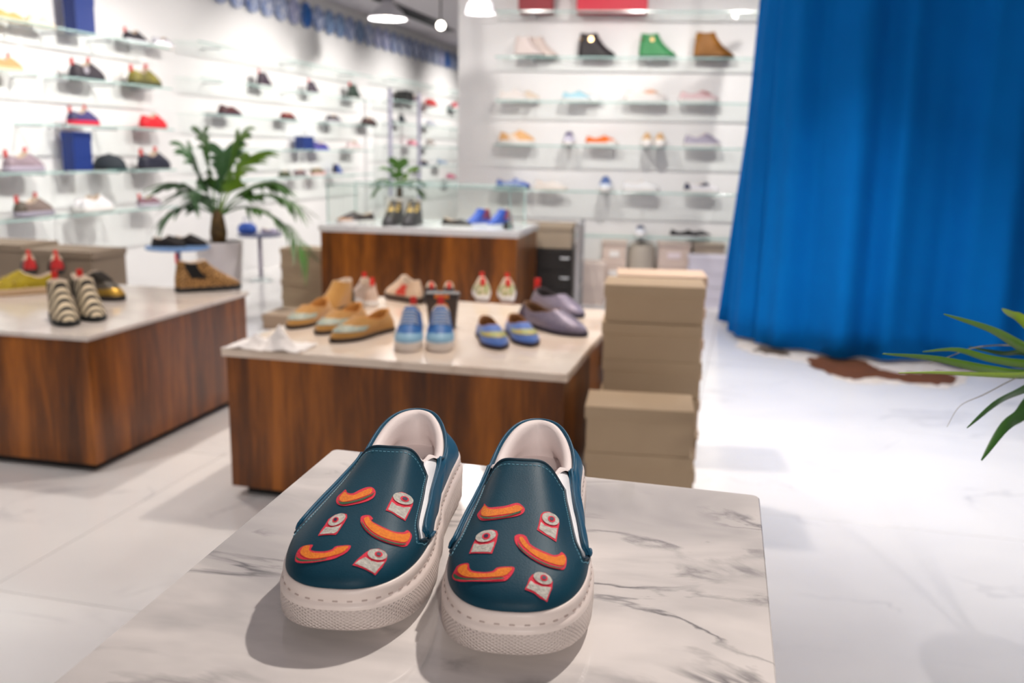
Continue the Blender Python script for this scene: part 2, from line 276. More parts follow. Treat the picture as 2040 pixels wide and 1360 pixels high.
    ('canoe', [('red_outline', [(-4.8,243.9),(-6.5,241.1),(-10.5,240.6),(-13.8,243.9),(-13.1,246.0),(-16.5,248.5),(-23.6,251.0),(-30.7,250.8),(-36.0,245.9),(-38.0,240.2),(-41.1,241.3),(-41.8,246.6),(-40.6,256.1),(-36.3,261.5),(-29.2,264.6),(-20.3,263.8),(-12.7,258.6),(-7.2,251.4)]), ('orange_fill', [(-7.7,245.5),(-10.2,242.6),(-13.0,247.3),(-17.9,250.6),(-24.8,252.9),(-31.8,252.1),(-37.1,247.2),(-39.5,241.6),(-40.6,246.5),(-39.3,253.6),(-34.1,258.9),(-26.0,261.3),(-17.3,258.2),(-11.0,252.1)]), ('green_stripe', [(-6.9,248.9),(-13.0,256.7),(-20.6,261.9),(-29.5,262.7),(-35.9,259.6),(-39.6,255.1),(-39.2,256.9),(-35.5,261.4),(-29.1,264.3),(-20.6,263.3),(-13.0,258.2),(-8.1,251.9)])]),
    ('canoe', [('red_outline', [(29.6,272.2),(25.5,272.4),(21.1,273.6),(21.4,277.7),(17.6,279.9),(11.1,280.6),(6.2,278.8),(4.6,276.1),(0.3,274.8),(-5.8,274.2),(-5.0,280.0),(-0.8,284.2),(4.5,287.3),(14.7,289.2),(23.7,287.9),(29.6,284.4),(31.6,280.1),(31.6,274.6)]), ('orange_fill', [(27.7,273.1),(23.0,274.0),(22.5,277.9),(18.8,281.1),(11.4,282.3),(5.6,280.8),(2.8,277.1),(-4.5,275.1),(-2.8,280.2),(1.7,283.4),(9.5,286.0),(17.1,286.4),(23.5,283.7),(28.4,278.3)]), ('green_stripe', [(30.1,277.9),(29.8,281.1),(24.5,285.5),(15.1,287.9),(7.7,286.9),(8.2,287.8),(14.9,288.8),(24.0,287.0),(29.0,283.6),(30.5,280.3)])]),
    ('roll', [('red_outline', [(-17.1,279.0),(-20.0,274.9),(-24.8,272.4),(-29.1,272.5),(-31.3,274.4),(-31.6,278.3),(-30.0,284.5),(-26.9,290.7),(-22.5,290.9),(-16.3,290.5),(-11.2,290.0),(-13.4,285.4)]), ('white_body', [(-18.3,282.5),(-22.3,284.1),(-26.7,283.3),(-30.7,280.2),(-28.9,284.6),(-26.4,290.2),(-22.3,290.2),(-12.5,289.0),(-15.0,285.5)]), ('white_disc', [(-31.1,275.7),(-30.9,277.4),(-29.7,279.3),(-27.9,281.0),(-25.6,282.1),(-23.3,282.5),(-21.1,282.0),(-19.6,280.9),(-18.9,279.3),(-19.1,277.5),(-20.3,275.8),(-22.2,274.5),(-24.6,273.6),(-27.0,273.3),(-29.1,273.5),(-30.5,274.3)]), ('red_ring', [(-28.4,276.8),(-28.3,277.7),(-27.8,278.6),(-27.1,279.4),(-26.2,279.8),(-25.2,280.0),(-24.3,279.7),(-23.7,279.2),(-23.4,278.3),(-23.5,277.4),(-23.9,276.6),(-24.7,275.9),(-25.6,275.4),(-26.6,275.3),(-27.5,275.5),(-28.1,276.0)]), ('dark_hole', [(-27.3,277.2),(-27.2,277.7),(-27.0,278.2),(-26.6,278.6),(-26.1,278.9),(-25.5,279.0),(-25.0,278.8),(-24.7,278.5),(-24.5,278.1),(-24.6,277.6),(-24.8,277.1),(-25.2,276.7),(-25.8,276.4),(-26.3,276.4),(-26.8,276.5),(-27.1,276.8)])]),
  ],
}
ZT = HC - .33                                    # height of the front display table
teal = M((6, 52, 70), .5, spec=.22, noise=(14, (11, 61, 79), .25), bump=(900, .12), key='teal')
teal_q = M((16, 76, 104), .45, spec=.3, bump=(900, .12), key='tealq')
teal_d = M((10, 45, 62), .5, key='teald')
lin_w = M((226, 214, 212), .7, bump=(1200, .15), key='lining'); gus_w = M((236, 236, 240), .6, bump=(1500, .3), key='gusset')
thread_red = M((222, 30, 62), .65, bump=(1500, .5), key='tred'); thread_or = M((250, 142, 12), .6, noise=(500, (226, 112, 6), .2), bump=(1600, .6), key='tor')
thread_gr = M((22, 92, 58), .65, bump=(1500, .5), key='tgr'); thread_wh = M((226, 222, 212), .65, noise=(420, (150, 146, 140), .3), bump=(1500, .6), key='twh')
thread_nv = M((28, 24, 62), .6, key='tnv'); thread_bl = M((88, 140, 160), .6, key='tbl'); hole_gr = M((176, 158, 152), .7, key='hole')
def sole_mat():
    m = bpy.data.materials.new('white_rubber'); m.use_nodes = True; nt = m.node_tree; b = nt.nodes['Principled BSDF']; L = nt.links.new
    b.inputs['Base Color'].default_value = lin((226, 212, 206)); b.inputs['Roughness'].default_value = .45
    uv = N(nt, 'ShaderNodeUVMap'); sp = N(nt, 'ShaderNodeSeparateXYZ'); L(uv.outputs[0], sp.inputs[0])
    def wave(sign):
        a = N(nt, 'ShaderNodeMath', operation='MULTIPLY_ADD'); L(sp.outputs['Y'], a.inputs[0]); a.inputs[1].default_value = sign; L(sp.outputs['X'], a.inputs[2])
        k = N(nt, 'ShaderNodeMath', operation='MULTIPLY'); L(a.outputs[0], k.inputs[0]); k.inputs[1].default_value = 2 * PI / .0036
        s = N(nt, 'ShaderNodeMath', operation='SINE'); L(k.outputs[0], s.inputs[0]); return s
    mx = N(nt, 'ShaderNodeMath', operation='MAXIMUM'); L(wave(1.).outputs[0], mx.inputs[0]); L(wave(-1.).outputs[0], mx.inputs[1])
    g1 = N(nt, 'ShaderNodeMath', operation='GREATER_THAN'); L(sp.outputs['Y'], g1.inputs[0]); g1.inputs[1].default_value = .004
    g2 = N(nt, 'ShaderNodeMath', operation='LESS_THAN'); L(sp.outputs['Y'], g2.inputs[0]); g2.inputs[1].default_value = .0262
    g = N(nt, 'ShaderNodeMath', operation='MULTIPLY'); L(g1.outputs[0], g.inputs[0]); L(g2.outputs[0], g.inputs[1])
    h = N(nt, 'ShaderNodeMath', operation='MULTIPLY'); L(mx.outputs[0], h.inputs[0]); L(g.outputs[0], h.inputs[1])
    bp = N(nt, 'ShaderNodeBump', Strength=.85, Distance=.0007); L(h.outputs[0], bp.inputs['Height']); L(bp.outputs[0], b.inputs['Normal'])
    return m
SOLE = sole_mat()
def dashes(pts, nrm, length, gap, wid, thick):
    """thread stitches along a polyline"""
    V = []; F = []; acc = 0; seg = []; d = [0]
    for a, b in zip(pts, pts[1:]): d.append(d[-1] + (b - a).length)
    def at(s):
        for i in range(len(d) - 1):
            if d[i + 1] >= s:
                t = (s - d[i]) / max(1e-9, d[i + 1] - d[i]); return pts[i].lerp(pts[i + 1], t), nrm[i].lerp(nrm[i + 1], t).normalized()
        return pts[-1], nrm[-1]
    s = 0
    while s + length < d[-1]:
        p, n = at(s); q, n2 = at(s + length); t = (q - p).normalized(); sd = t.cross(n).normalized() * wid / 2; k = len(V)
        for e in (p, q):
            V += [e + sd - n * thick * .5, e - sd - n * thick * .5, e - sd * .6 + n * thick, e + sd * .6 + n * thick]
        F += [(k, k + 1, k + 5, k + 4), (k + 1, k + 2, k + 6, k + 5), (k + 2, k + 3, k + 7, k + 6), (k + 3, k, k + 4, k + 7), (k, k + 3, k + 2, k + 1), (k + 4, k + 5, k + 6, k + 7)]
        s += length + gap
    return V, F
def catmull(P, k=3):
    n = len(P); out = []
    for i in range(n):
        a, b, c, d = (Vector(P[(i + j) % n]) for j in (-1, 0, 1, 2))
        # keep sharp corners sharp
        for s in range(k):
            t = s / k
            out.append(.5 * ((2 * b) + (c - a) * t + (2 * a - 5 * b + 4 * c - d) * t * t + (3 * b - a - 3 * c + d) * t ** 3))
    return out
def motif_mesh(name, poly, bv, lift, mat, parent, curved):
    P = catmull(poly, 3) if curved else [Vector(p) for p in poly]
    bm = bmesh.new(); vs_ = [bm.verts.new((p[0] / 1000, p[1] / 1000, .3)) for p in P]
    try: bm.faces.new(vs_)
    except ValueError: pass
    bmesh.ops.triangulate(bm, faces=bm.faces[:])
    for _ in range(3):
        long = [e for e in bm.edges if e.calc_length() > .0035]
        if not long: break
        bmesh.ops.subdivide_edges(bm, edges=long, cuts=1); bmesh.ops.triangulate(bm, faces=bm.faces[:])
    dn = Vector((0, 0, -1))
    for v in bm.verts:
        h = bv.ray_cast(v.co, dn)
        if h[0] is None:
            h = bv.find_nearest(Vector((v.co.x, v.co.y, .05)))
        v.co = h[0] + h[1] * (lift if h[1].z > 0 else -lift)
    bm.normal_update()
    for p in bm.faces:
        if p.normal.z < 0: p.normal_flip()
    me = bpy.data.meshes.new(name); bm.to_mesh(me); bm.free(); me.materials.append(mat)
    for p in me.polygons: p.use_smooth = True
    o = bpy.data.objects.new(name, me); COL.objects.link(o); o.parent = parent
    return o
def hero_shoe(side, loc, rz, label):
    la = Last(**HERO, lean=.005 if side == 'R' else -.005)
    root = thing('slip_on_shoe', label, 'shoe', loc, rz, 'teal slip-on shoes on the marble table')
    # --- sole with lip, stitch groove, textured wall and toothed tread
    n = 240; prof = [(-.004, .0415), (.0012, .042), (.0024, .0414), (.0030, .0390), (.0030, .0355), (.0026, .0340), (.0032, .0325), (.0044, .0310), (.0052, .0285), (.0054, .0150), (.0048, .0060), (.0030, .0034), (.0008, .0030), (.0004, .0016), (-.002, .0)]
    rings = []
    for oi, (off, z) in enumerate(prof):
        r = []
        for i in range(n):
            a = 2 * PI * i / n; p, t = la.edge(a); q, _ = la.edge(a + .01); q0, _ = la.edge(a - .01); tg = (q - q0); nn = Vector((tg.y, -tg.x, 0)).normalized()
            zb = la.rise(t); zz = z + zb * max(0, 1 - z / .0335)
            if oi >= 13 and .3 < t < .93 and i % 2: zz += .0022
            if oi == 12 and .3 < t < .93: zz += .0004
            zz += .006 * (1 - smooth(0, .5, t)) * (1 if z > .03 else z / .03)
            r.append(Vector((p.x, p.y, 0)) + nn * off + Vector((0, 0, zz)))
        rings.append(r)
    V, F = ring_loft(rings); base = (len(prof) - 1) * n; F = [f[::-1] for f in F]; F.append(tuple(range(base, base + n))[::-1]); F.append(tuple(range(n)))
    so = obj('sole', V, F, SOLE, root, True); tag(so, 'white rubber sole with diamond texture')
    uvl = so.data.uv_layers.new(name='UVMap'); per = [0]
    for i in range(n): per.append(per[-1] + (rings[0][(i + 1) % n] - rings[0][i]).length)
    for pl in so.data.polygons:
        idx = [so.data.loops[l].vertex_index % n for l in pl.loop_indices]; wrap = max(idx) - min(idx) > n / 2
        for l in pl.loop_indices:
            vi = so.data.loops[l].vertex_index; i = vi % n; uvl.data[l].uv = (per[n] if (wrap and i == 0) else per[i], prof[vi // n][1])
    path = [(rings[5][i] + (rings[5][i] - Vector((0, rings[5][i].y, rings[5][i].z))).normalized() * .0003) for i in range(n)] + [rings[5][0]]
    nr = []
    for i in range(n + 1):
        q = rings[5][(i + 1) % n] - rings[5][(i - 1) % n]; nr.append(Vector((q.y, -q.x, .25)).normalized())
    V, F = dashes(path, nr, .0036, .0062, .0013, .0006); obj('sole_stitching', V, F, hole_gr, so)
    # --- base surface for the elastic, then the vamp and quarter panels over it
    vtop = lambda s: 1 - .15 * abs(s * 2 - 1) ** 2.8
    def vamp(na, nv, off):
        V = []; F = []
        for j in range(nv + 1):
            for i in range(na + 1):
                s = i / na; v = vtop(s) * j / nv; V.append(la.P(PI + (s * 2 - 1) * dl(DELTA, v), v, off))
        for j in range(nv):
            for i in range(na): q = j * (na + 1) + i; F.append((q, q + 1, q + na + 2, q + na + 1))
        return V, F
    V, F = vamp(72, 56, .0012); vo = obj('vamp', V, F, teal, root, True); tag(vo, 'teal leather vamp')
    md = vo.modifiers.new('thick', 'SOLIDIFY'); md.thickness = .002; md.offset = -1
    bv = BVHTree.FromPolygons(V, F)
    for sg, nm in ((1, 'elastic_gusset'), (-1, 'elastic_gusset')):
        def fa(s, v, sg=sg): d0 = dl(DELTA, v) - .10; d1 = dl(DELTA2, v) + .12; return PI + sg * (d0 + (d1 - d0) * (s if sg > 0 else 1 - s))
        V, F = patch(la, fa, .02, .99, 12, 24, lambda s, v: -.0006 - .002 * smooth(.9, 1, v)); o = obj(nm, V, F, gus_w, root, True); tag(o, 'white elastic gusset')
        md = o.modifiers.new('thick', 'SOLIDIFY'); md.thickness = .001; md.offset = -1
    def fq(s, v): d = dl(DELTA2, v); return PI + d + (2 * PI - 2 * d) * s
    pad = lambda s, v: .0016 + .0022 * math.exp(-((v - .86) / .12) ** 2) * smooth(.0, .14, min(s, 1 - s))
    V, F = patch(la, fq, 0, 1, 110, 36, pad); qo = obj('quarter', V, F, teal_q, root, True); tag(qo, 'teal leather quarter around the heel')
    md = qo.modifiers.new('thick', 'SOLIDIFY'); md.thickness = .0022; md.offset = -1
    # quarter edge binding
    e = [la.P(fq(0, v), v, .0026) for v in [j / 30 for j in range(31)]] + [la.P(fq(s, 1), 1, .0024) for s in [j / 90 for j in range(1, 90)]] + [la.P(fq(1, v), v, .0026) for v in [1 - j / 30 for j in range(31)]]
    V, F = tube(e, .0013, 6); obj('binding', V, F, teal_q, qo, True)
    # lining roll and inside wall
    m = 100; rr = []
    cc = Vector((0, (la.c0 + la.c1) / 2, 0))
    for off, dz in ((.0004, -.001), (-.0012, .0012), (-.0045, .0012), (-.0075, -.002), (-.0082, -.008), (-.0072, -.016), (-.0060, -.022)):
        r = []
        for i in range(m):
            a = 2 * PI * i / m; p = la.P(a, 1); d = Vector((math.sin(a), -math.cos(a), 0)).normalized(); front = smooth(.72, .86, (1 - math.cos(a)) / 2)
            q = p + d * (off * (1 - front) + (-.002 + off * .5) * front) + Vector((0, 0, dz if not front else dz * (1 - front) + (-.003 + dz * .6) * front)); r.append(q)
        rr.append(r)
    fl = []
    for i in range(m):
        a = 2 * PI * i / m; t = (1 - math.cos(a)) / 2; yy = la.c0 + (la.c1 + .02 - la.c0) * t; sg = 1 if math.sin(a) >= 0 else -1
        fl.append(Vector((sg * max(0, la.half(yy / la.L) - .006) * min(1, abs(math.sin(a)) * 1.35), yy, .050)))
    rr.append([p.lerp(q, .6) for p, q in zip(rr[-1], fl)]); rr.append(fl)
    V, F = ring_loft(rr); F = [f[::-1] for f in F]; li = obj('lining', V, F, lin_w, root, True); tag(li, 'off-white padded lining')
    V = fl + [Vector((0, .08, .0505))]; obj('insole', V, [(i, (i + 1) % m, m) for i in range(m)], lin_w, root, True)
    # vamp binding and stitch row
    def bpath(k, off):
        P_ = []; Nn_ = []
        seq = [(-k, j / 60) for j in range(2, 60)] + [(-k + 2 * k * j / 60, None) for j in range(61)] + [(k, 1 - j / 60) for j in range(1, 59)]
        for s, v in seq:
            S = (s + 1) / 2; vt = vtop(S) * (1 - (1 - k) * .55)
            v = vt if v is None else v * vt; a = PI + s * dl(DELTA, v); P_.append(la.P(a, v, off)); Nn_.append(la.Nn(a, v))
        return P_, Nn_
    P_, _ = bpath(1, .0012); V, F = tube(P_, .0012, 6); obj('binding', V, F, teal_d, vo, True)
    P_, Nn_ = bpath(.94, .0014); V, F = dashes(P_, Nn_, .0021, .0013, .0007, .0003); obj('stitching', V, F, thread_bl, vo)
    cm = {'red_outline': thread_red, 'orange_fill': thread_or, 'green_stripe': thread_gr, 'white_body': thread_wh, 'white_disc': thread_wh, 'red_ring': thread_red, 'dark_hole': thread_nv}
    for kind, layers in MOTIFS[side]:
        base = None
        for li_, (nm, poly) in enumerate(layers):
            lift = .0005 + .00035 * li_
            curved = nm in ('orange_fill', 'green_stripe', 'white_disc', 'red_ring', 'dark_hole') or kind == 'canoe'
            o = motif_mesh('embroidery' if base is None else nm, poly, bv, lift, cm[nm], root if base is None else base, curved)
            if base is None:
                base = o; tag(o, 'orange curved embroidered motif with red outline' if kind == 'canoe' else 'white embroidered roll with an eye and red outline')
    return root
hero_shoe('R', (.028, .845, ZT), PI - .09, 'teal slip-on shoe on the right of its pair on the front marble table')
hero_shoe('L', (-.087, .872, ZT), PI - .10, 'teal slip-on shoe on the left of its pair on the front marble table')

# ------------------------------------------------------------------ display tables
WOOD = wood('walnut', (50, 23, 4), (110, 59, 14), (172, 100, 30))
MAR_F = marble('marble_front', (220, 214, 211), (146, 144, 146), (76, 76, 82), rot=1.0, scale=4.4, stretch=2.4, vein_w=.034, amount=.8, rough=.055, cloud_amt=.85)
MAR_T = marble('marble_tables', (236, 220, 204), (222, 196, 172), (150, 112, 70), rot=-.6, scale=3., stretch=2.4, vein_w=.03, amount=.5, rough=.14)
MAR_G = marble('marble_grey', (226, 216, 208), (196, 188, 182), (120, 116, 116), rot=-.6, scale=3., stretch=2.4, vein_w=.03, amount=.5, rough=.12)
DARK = M((18, 15, 13), .6)
def display_table(label, fl, ang, w_, d_, ztop, mat, thick=.03, over=.012, group=None, base=.035, cat='table', name='display_table'):
    t = thing(name, label, cat, (fl[0], fl[1], 0), ang, group)
    v, f = box_vf(-over, w_ + over, -over, d_ + over, ztop - thick, ztop, .003); tag(obj('marble_top', v, f, mat, t), 'marble slab top')
    # four veneered panels with mitred corners
    zb, zt = base, ztop - thick; k = .02
    for nm, x0, x1, y0, y1 in (('side_panel', 0, w_, 0, k), ('side_panel', 0, w_, d_ - k, d_), ('side_panel', 0, k, k, d_ - k), ('side_panel', w_ - k, w_, k, d_ - k)):
        v, f = box_vf(x0, x1, y0, y1, zb, zt, .0015); tag(obj(nm, v, f, WOOD, t), 'dark walnut panel')
    v, f = box_vf(.04, w_ - .04, .04, d_ - .04, 0, zt - .001); tag(obj('plinth', v, f, DARK, t), 'dark recessed plinth')
    return t
# front table: far left corner seen at (655,895), far right (1520,992)
A = at_z(655, 895, ZT); B = at_z(1521, 990, ZT); ang = math.atan2(B.y - A.y, B.x - A.x); wF = (B - A).length
ex = Vector((math.cos(ang), math.sin(ang), 0)); ey = Vector((-ex.y, ex.x, 0)); dF = .62
fl = A - ey * (dF - .004) + ex * .004
t = thing('display_table', 'tall display table with grey-veined white marble top under the teal slip-ons', 'table', (fl.x, fl.y, 0), ang)
wF -= .008
def rounded(x0, x1, y0, y1, r, n=6):
    P_ = []
    for cx, cy, a0 in ((x1 - r, y1 - r, 0), (x0 + r, y1 - r, PI / 2), (x0 + r, y0 + r, PI), (x1 - r, y0 + r, 1.5 * PI)):
        for i in range(n + 1): a = a0 + PI / 2 * i / n; P_.append((cx + r * math.cos(a), cy + r * math.sin(a)))
    return P_
Lc = at_z(90, 1360, ZT) - A; Rc = at_z(1560, 1360, ZT) - B
kl = Lc.dot(ex) / -Lc.dot(ey); kr = Rc.dot(ex) / -Rc.dot(ey)      # run of the two side edges
def skew(x, y): q = dF - y; return x + q * (kl + (kr - kl) * x / wF)
R1 = rounded(0, wF, -.0, dF, .008); R0 = rounded(.0012, wF - .0012, .0012, dF - .0012, .007)
rings = [[Vector((skew(x, y), y, z)) for x, y in (R0 if k else R1)] for z, k in ((ZT - .02, 1), (ZT - .0188, 0), (ZT - .0012, 0), (ZT, 1))]
V, F = ring_loft(rings); n = len(R1); F = [f for f in F]; F.append(tuple(range(n))[::-1]); F.append(tuple(range(3 * n, 4 * n)))
tag(obj('marble_top', V, F, MAR_F, t), 'white marble slab with grey veins')
for x0, x1, y0, y1 in ((.02, wF - .02, .02, .04), (.02, wF - .02, dF - .04, dF - .02), (.02, .04, .04, dF - .04), (wF - .04, wF - .02, .04, dF - .04)):
    v, f = box_vf(x0, x1, y0, y1, .03, ZT - .02); v = [(skew(q[0], q[1]), q[1], q[2]) for q in v]; obj('side_panel', v, f, WOOD, t)
v, f = box_vf(.06, wF - .06, .06, dF - .06, 0, ZT - .021); v = [(skew(q[0], q[1]), q[1], q[2]) for q in v]; obj('plinth', v, f, DARK, t)

YAW = math.radians(-14)
ZM = .535
FLm = at_z(450, 692, ZM)
display_table('low walnut table with cream marble top carrying blue sneakers and tan moccasins', FLm, YAW, 1.185, 1.22, ZM, MAR_T, .028, group='walnut display tables')
c = at_z(191, 949, 0); ZL = at_y(173, 672, c.y).z
nl = at_z(174, 671, ZL); fr_ = at_z(495, 581, ZL); dd_ = fr_ - nl; yl = math.atan2(dd_.y, dd_.x) - PI / 2; dL = dd_.length - .02; wL = 1.25
FLl = nl - Vector((math.cos(yl), math.sin(yl), 0)) * (wL + .012) + dd_.normalized() * .012
display_table('low walnut table with grey marble top carrying zebra-striped boots and a gold boot', FLl, yl, wL, dL, ZL, MAR_G, .018, group='walnut display tables')
YC = 6.5
pc = at_y(638, 447, YC); pr = at_y(1030, 464, YC - .28); yc = math.atan2(pr.y - pc.y, pr.x - pc.x); ZC = pc.z; wC = (pr.xy - pc.xy).length
MAR_C = marble('marble_counter', (240, 240, 240), (214, 216, 220), (150, 150, 156), scale=3., amount=.4, rough=.12)
display_table('walnut counter with a white marble top and a glass display case on it', pc, yc, wC, .75, ZC, MAR_C, .045, group='walnut display tables', name='display_counter', cat='counter')

# ------------------------------------------------------------------ room shell
WHITE = M((240, 239, 240), .6, bump=(60, .03), key='wall'); CEILM = M((206, 200, 206), .8, key='ceil')
FLOORM = marble('floor_marble', (244, 242, 241), (222, 221, 224), (160, 160, 168), rot=.3, scale=1.4, stretch=1.6, vein_w=.02, amount=.35, rough=.16, tile=True, cloud_amt=.5)
v, f = box_vf(-9, 9, -6, 19, -.06, -.006); fo = obj('floor', v, f, M((150, 146, 144), .7)); tag(fo, kind='structure')
sp = at_z(340, 966, 0); ta = math.radians(-14); tu = Vector((math.cos(ta), math.sin(ta), 0)); tv = Vector((-tu.y, tu.x, 0)); TW, TD = 1.8, 1.2
v, f = box_vf(.0015, TW - .0015, .0015, TD - .0015, -.012, 0, .0008); proto = obj('floor_tile', v, f, FLOORM, fo)
first = True
for i in range(-8, 9):
    for j in range(-5, 16):
        p = sp + tu * (i * TW) + tv * (j * TD + .35); cpt = p + tu * .9 + tv * .6
        if not (-8 < cpt.x < 8 and -2 < cpt.y < 18): continue
        if cpt.y > 3 and abs(cpt.x) > .75 * cpt.y + 1.5: continue
        if first: o = proto; o.location = (p.x, p.y, 0); o.rotation_euler = (0, 0, ta); first = False
        else: inst('floor_tile', proto, fo, (p.x, p.y, 0), ta)
LW = Wall((-3.17, 6.9), math.atan2(.9704, .2416))
v, f = box_vf(-5.5, 10.5, 0, .2, -.006, CEIL); o = obj('wall_left', v, f, WHITE); o.location = LW.o; o.rotation_euler = (0, 0, LW.ang); tag(o, kind='structure')
pR = at_y(912, 300, 8.1); RW = Wall((pR.x, pR.y), math.radians(-6))
v, f = box_vf(0, 6.5, 0, .35, -.006, CEIL); o = obj('wall_right', v, f, WHITE); o.location = RW.o; o.rotation_euler = (0, 0, RW.ang); tag(o, kind='structure')
v, f = box_vf(-6, 9, 17.2, 17.4, -.006, CEIL); tag(obj('wall_back', v, f, WHITE), kind='structure')
v, f = box_vf(-9, 9, -5.0, 18, CEIL, CEIL + .1); tag(obj('ceiling', v, f, CEILM), kind='structure')
# ------------------------------------------------------------------ generic footwear
RED = M((226, 40, 32), .5)
PRE = {
 'sneaker': dict(L=.285, W=.1, z0=.032, c1=.165, zh=.095, zs=.075, zf=.112, toe_h=.024),
 'hitop': dict(L=.29, W=.1, z0=.034, c1=.15, zh=.125, zs=.105, zf=.14, toe_h=.024, d2=.05, k2=.35),
 'low': dict(L=.28, W=.098, z0=.028, c1=.16, zh=.08, zs=.062, zf=.09, toe_h=.022),
 'boot': dict(L=.28, W=.096, z0=.022, c1=.135, zh=.15, zs=.145, zf=.155, toe_h=.022, cw=.036, k2=.25, d2=.07, toe_p=1.9),
 'tallboot': dict(L=.28, W=.096, z0=.022, c1=.14, zh=.178, zs=.17, zf=.18, toe_h=.024, cw=.038, k2=.2, d2=.1, toe_p=1.9),
 'chelsea': dict(L=.29, W=.096, z0=.022, c1=.135, zh=.14, zs=.128, zf=.14, toe_h=.022, cw=.037, k2=.3, d2=.06, toe_p=1.8),
 'loafer': dict(L=.275, W=.094, z0=.014, c1=.165, zh=.072, zs=.05, zf=.066, toe_h=.018, toe_p=1.7, d2=.016, k2=.5),
 'derby': dict(L=.29, W=.098, z0=.02, c1=.15, zh=.08, zs=.065, zf=.1, toe_h=.022, toe_p=1.8),
}
def shoe(label, loc, rz, kind='sneaker', col=(120, 120, 120), sole=(235, 232, 230), lining=(210, 190, 170), tabs=None, laces=None, toecap=None, band=None, heelcap=None,
         gore=None, studs=None, group=None, mat=None, scale=1.0, n=36, cat=None, disc=None, name=None, stripe=None):
    p = dict(PRE[kind]); la = Last(**p)
    nm = name or {'sneaker': 'sneaker', 'low': 'sneaker', 'hitop': 'sneaker', 'boot': 'ankle_boot', 'tallboot': 'ankle_boot', 'chelsea': 'chelsea_boot', 'loafer': 'loafer', 'derby': 'derby_shoe'}[kind]
    r = thing(nm, label, cat or ('boot' if kind in ('boot', 'tallboot', 'chelsea') else 'shoe'), loc, rz, group); r.scale = (scale,) * 3
    mt = mat or M(col, .55); sm = M(sole, .6)
    rings = []
    for off, z in ((-.004, la.z0 + .001), (.002, la.z0), (.003, la.z0 * .6), (.001, la.z0 * .08), (-.003, 0)):
        q = []
        for i in range(n):
            a = 2 * PI * i / n; e, t = la.edge(a); b = la.edge(a + .02)[0] - la.edge(a - .02)[0]; q.append(Vector((e.x, e.y, z)) + Vector((b.y, -b.x, 0)).normalized() * off)
        rings.append(q)
    V, F = ring_loft(rings); F = [f[::-1] for f in F]; F += [tuple(range(4 * n, 5 * n))[::-1], tuple(range(n))]
    obj('sole', V, F, sm, r, True)
    V, F = patch(la, lambda s, v: 2 * PI * s, 0, 1, n, 9)
    u = obj('upper', V, F, mt, r, True)
    # lining
    c = [la.P(2 * PI * i / n, 1) for i in range(n)]; ctr = Vector((0, (la.c0 + la.c1) / 2, 0)); rr = [c]
    for k, dz in ((.9, .001), (.84, -.006), (.8, -.025)): rr.append([Vector((ctr.x + (q.x - ctr.x) * k, ctr.y + (q.y - ctr.y) * k, q.z + dz)) for q in c])
    rr.append([Vector((q.x * .8, ctr.y + (q.y - ctr.y) * .85, la.z0 + .012)) for q in c])
    V, F = ring_loft(rr); F = [f[::-1] for f in F]; F.append(tuple(range(4 * n, 5 * n))); obj('lining', V, F, M(lining, .8), r, True)
    if tabs:
        for where in ('heel', 'tongue')[:tabs if isinstance(tabs, int) else 1]:
            b = la.P(0 if where == 'heel' else PI, 1); h = .03 if where == 'heel' else .026; yo = -.001 if where == 'heel' else -.006
            v, f = box_vf(-.012, .012, b.y + yo - .003, b.y + yo + .003, b.z - .012, b.z + h, .002); tag(obj('pull_tab', v, f, RED, r), 'red pull tab')
    if laces:
        for i in range(5):
            v0 = .62 + i * .07; pts = [la.P(PI + s, v0, .003) for s in (-.7, -.35, 0, .35, .7)]
            v, f = tube(pts, .0028, 5); obj('lace', v, f, M(laces, .7), r, True)
    if toecap:
        V, F = patch(la, lambda s, v: PI + (s * 2 - 1) * 1.25 * (1 - .3 * v), 0, .34, 16, 6, .0015); obj('toe_cap', V, F, M(toecap, .45) if isinstance(toecap, tuple) else toecap, r, True)
    if heelcap:
        V, F = patch(la, lambda s, v: (s * 2 - 1) * .9, 0, .98, 12, 6, .0015); obj('heel_counter', V, F, M(heelcap, .5), r, True)
    if band:
        V, F = patch(la, lambda s, v: PI + (s * 2 - 1) * 1.2, band[1], band[2], 18, 6, .002); obj('band', V, F, band[0], r, True)
    if stripe:
        for sg in (1, -1):
            V, F = patch(la, lambda s, v, sg=sg: sg * (1.1 + .55 * (s if sg > 0 else 1 - s) + .25 * v), .05, .9, 6, 6, .0018); obj('side_stripe', V, F, M(stripe, .5), r, True)
    if gore:
        for sg in (1, -1):
            V, F = patch(la, lambda s, v, sg=sg: sg * (1.2 + (.42 + .42 * v) * ((s if sg > 0 else 1 - s) - .3)), .3, .99, 6, 7, .002); obj('elastic_gore', V, F, M(gore, .8), r, True)
    if disc:
        for a, v, rad, dc in disc:
            for sg in (1, -1):
                q = la.P(sg * a, v, .002); nn = la.Nn(sg * a, v); tg = nn.cross(Vector((0, 0, 1))).normalized(); up = tg.cross(nn)
                V = [q + tg * rad * math.cos(2 * PI * i / 12) + up * rad * math.sin(2 * PI * i / 12) + nn * k for k in (0, .003) for i in range(12)]
                F = [tuple(range(12, 24))] + [(i, (i + 1) % 12, 12 + (i + 1) % 12, 12 + i) for i in range(12)]
                obj('badge', V, F, M(dc, .25, .9), r)
    if studs:
        for i in range(24):
            a = PI + (random.random() * 2 - 1) * 1.6; v = .08 + random.random() * .6; q = la.P(a, v, .0005); nn = la.Nn(a, v)
            tg = nn.orthogonal().normalized(); b = nn.cross(tg); rad = .0055
            V = [q + tg * rad, q + b * rad, q - tg * rad, q - b * rad, q + nn * .008]; obj('stud', V, [(0, 1, 4), (1, 2, 4), (2, 3, 4), (3, 0, 4), (3, 2, 1, 0)], studs, r)
    return r
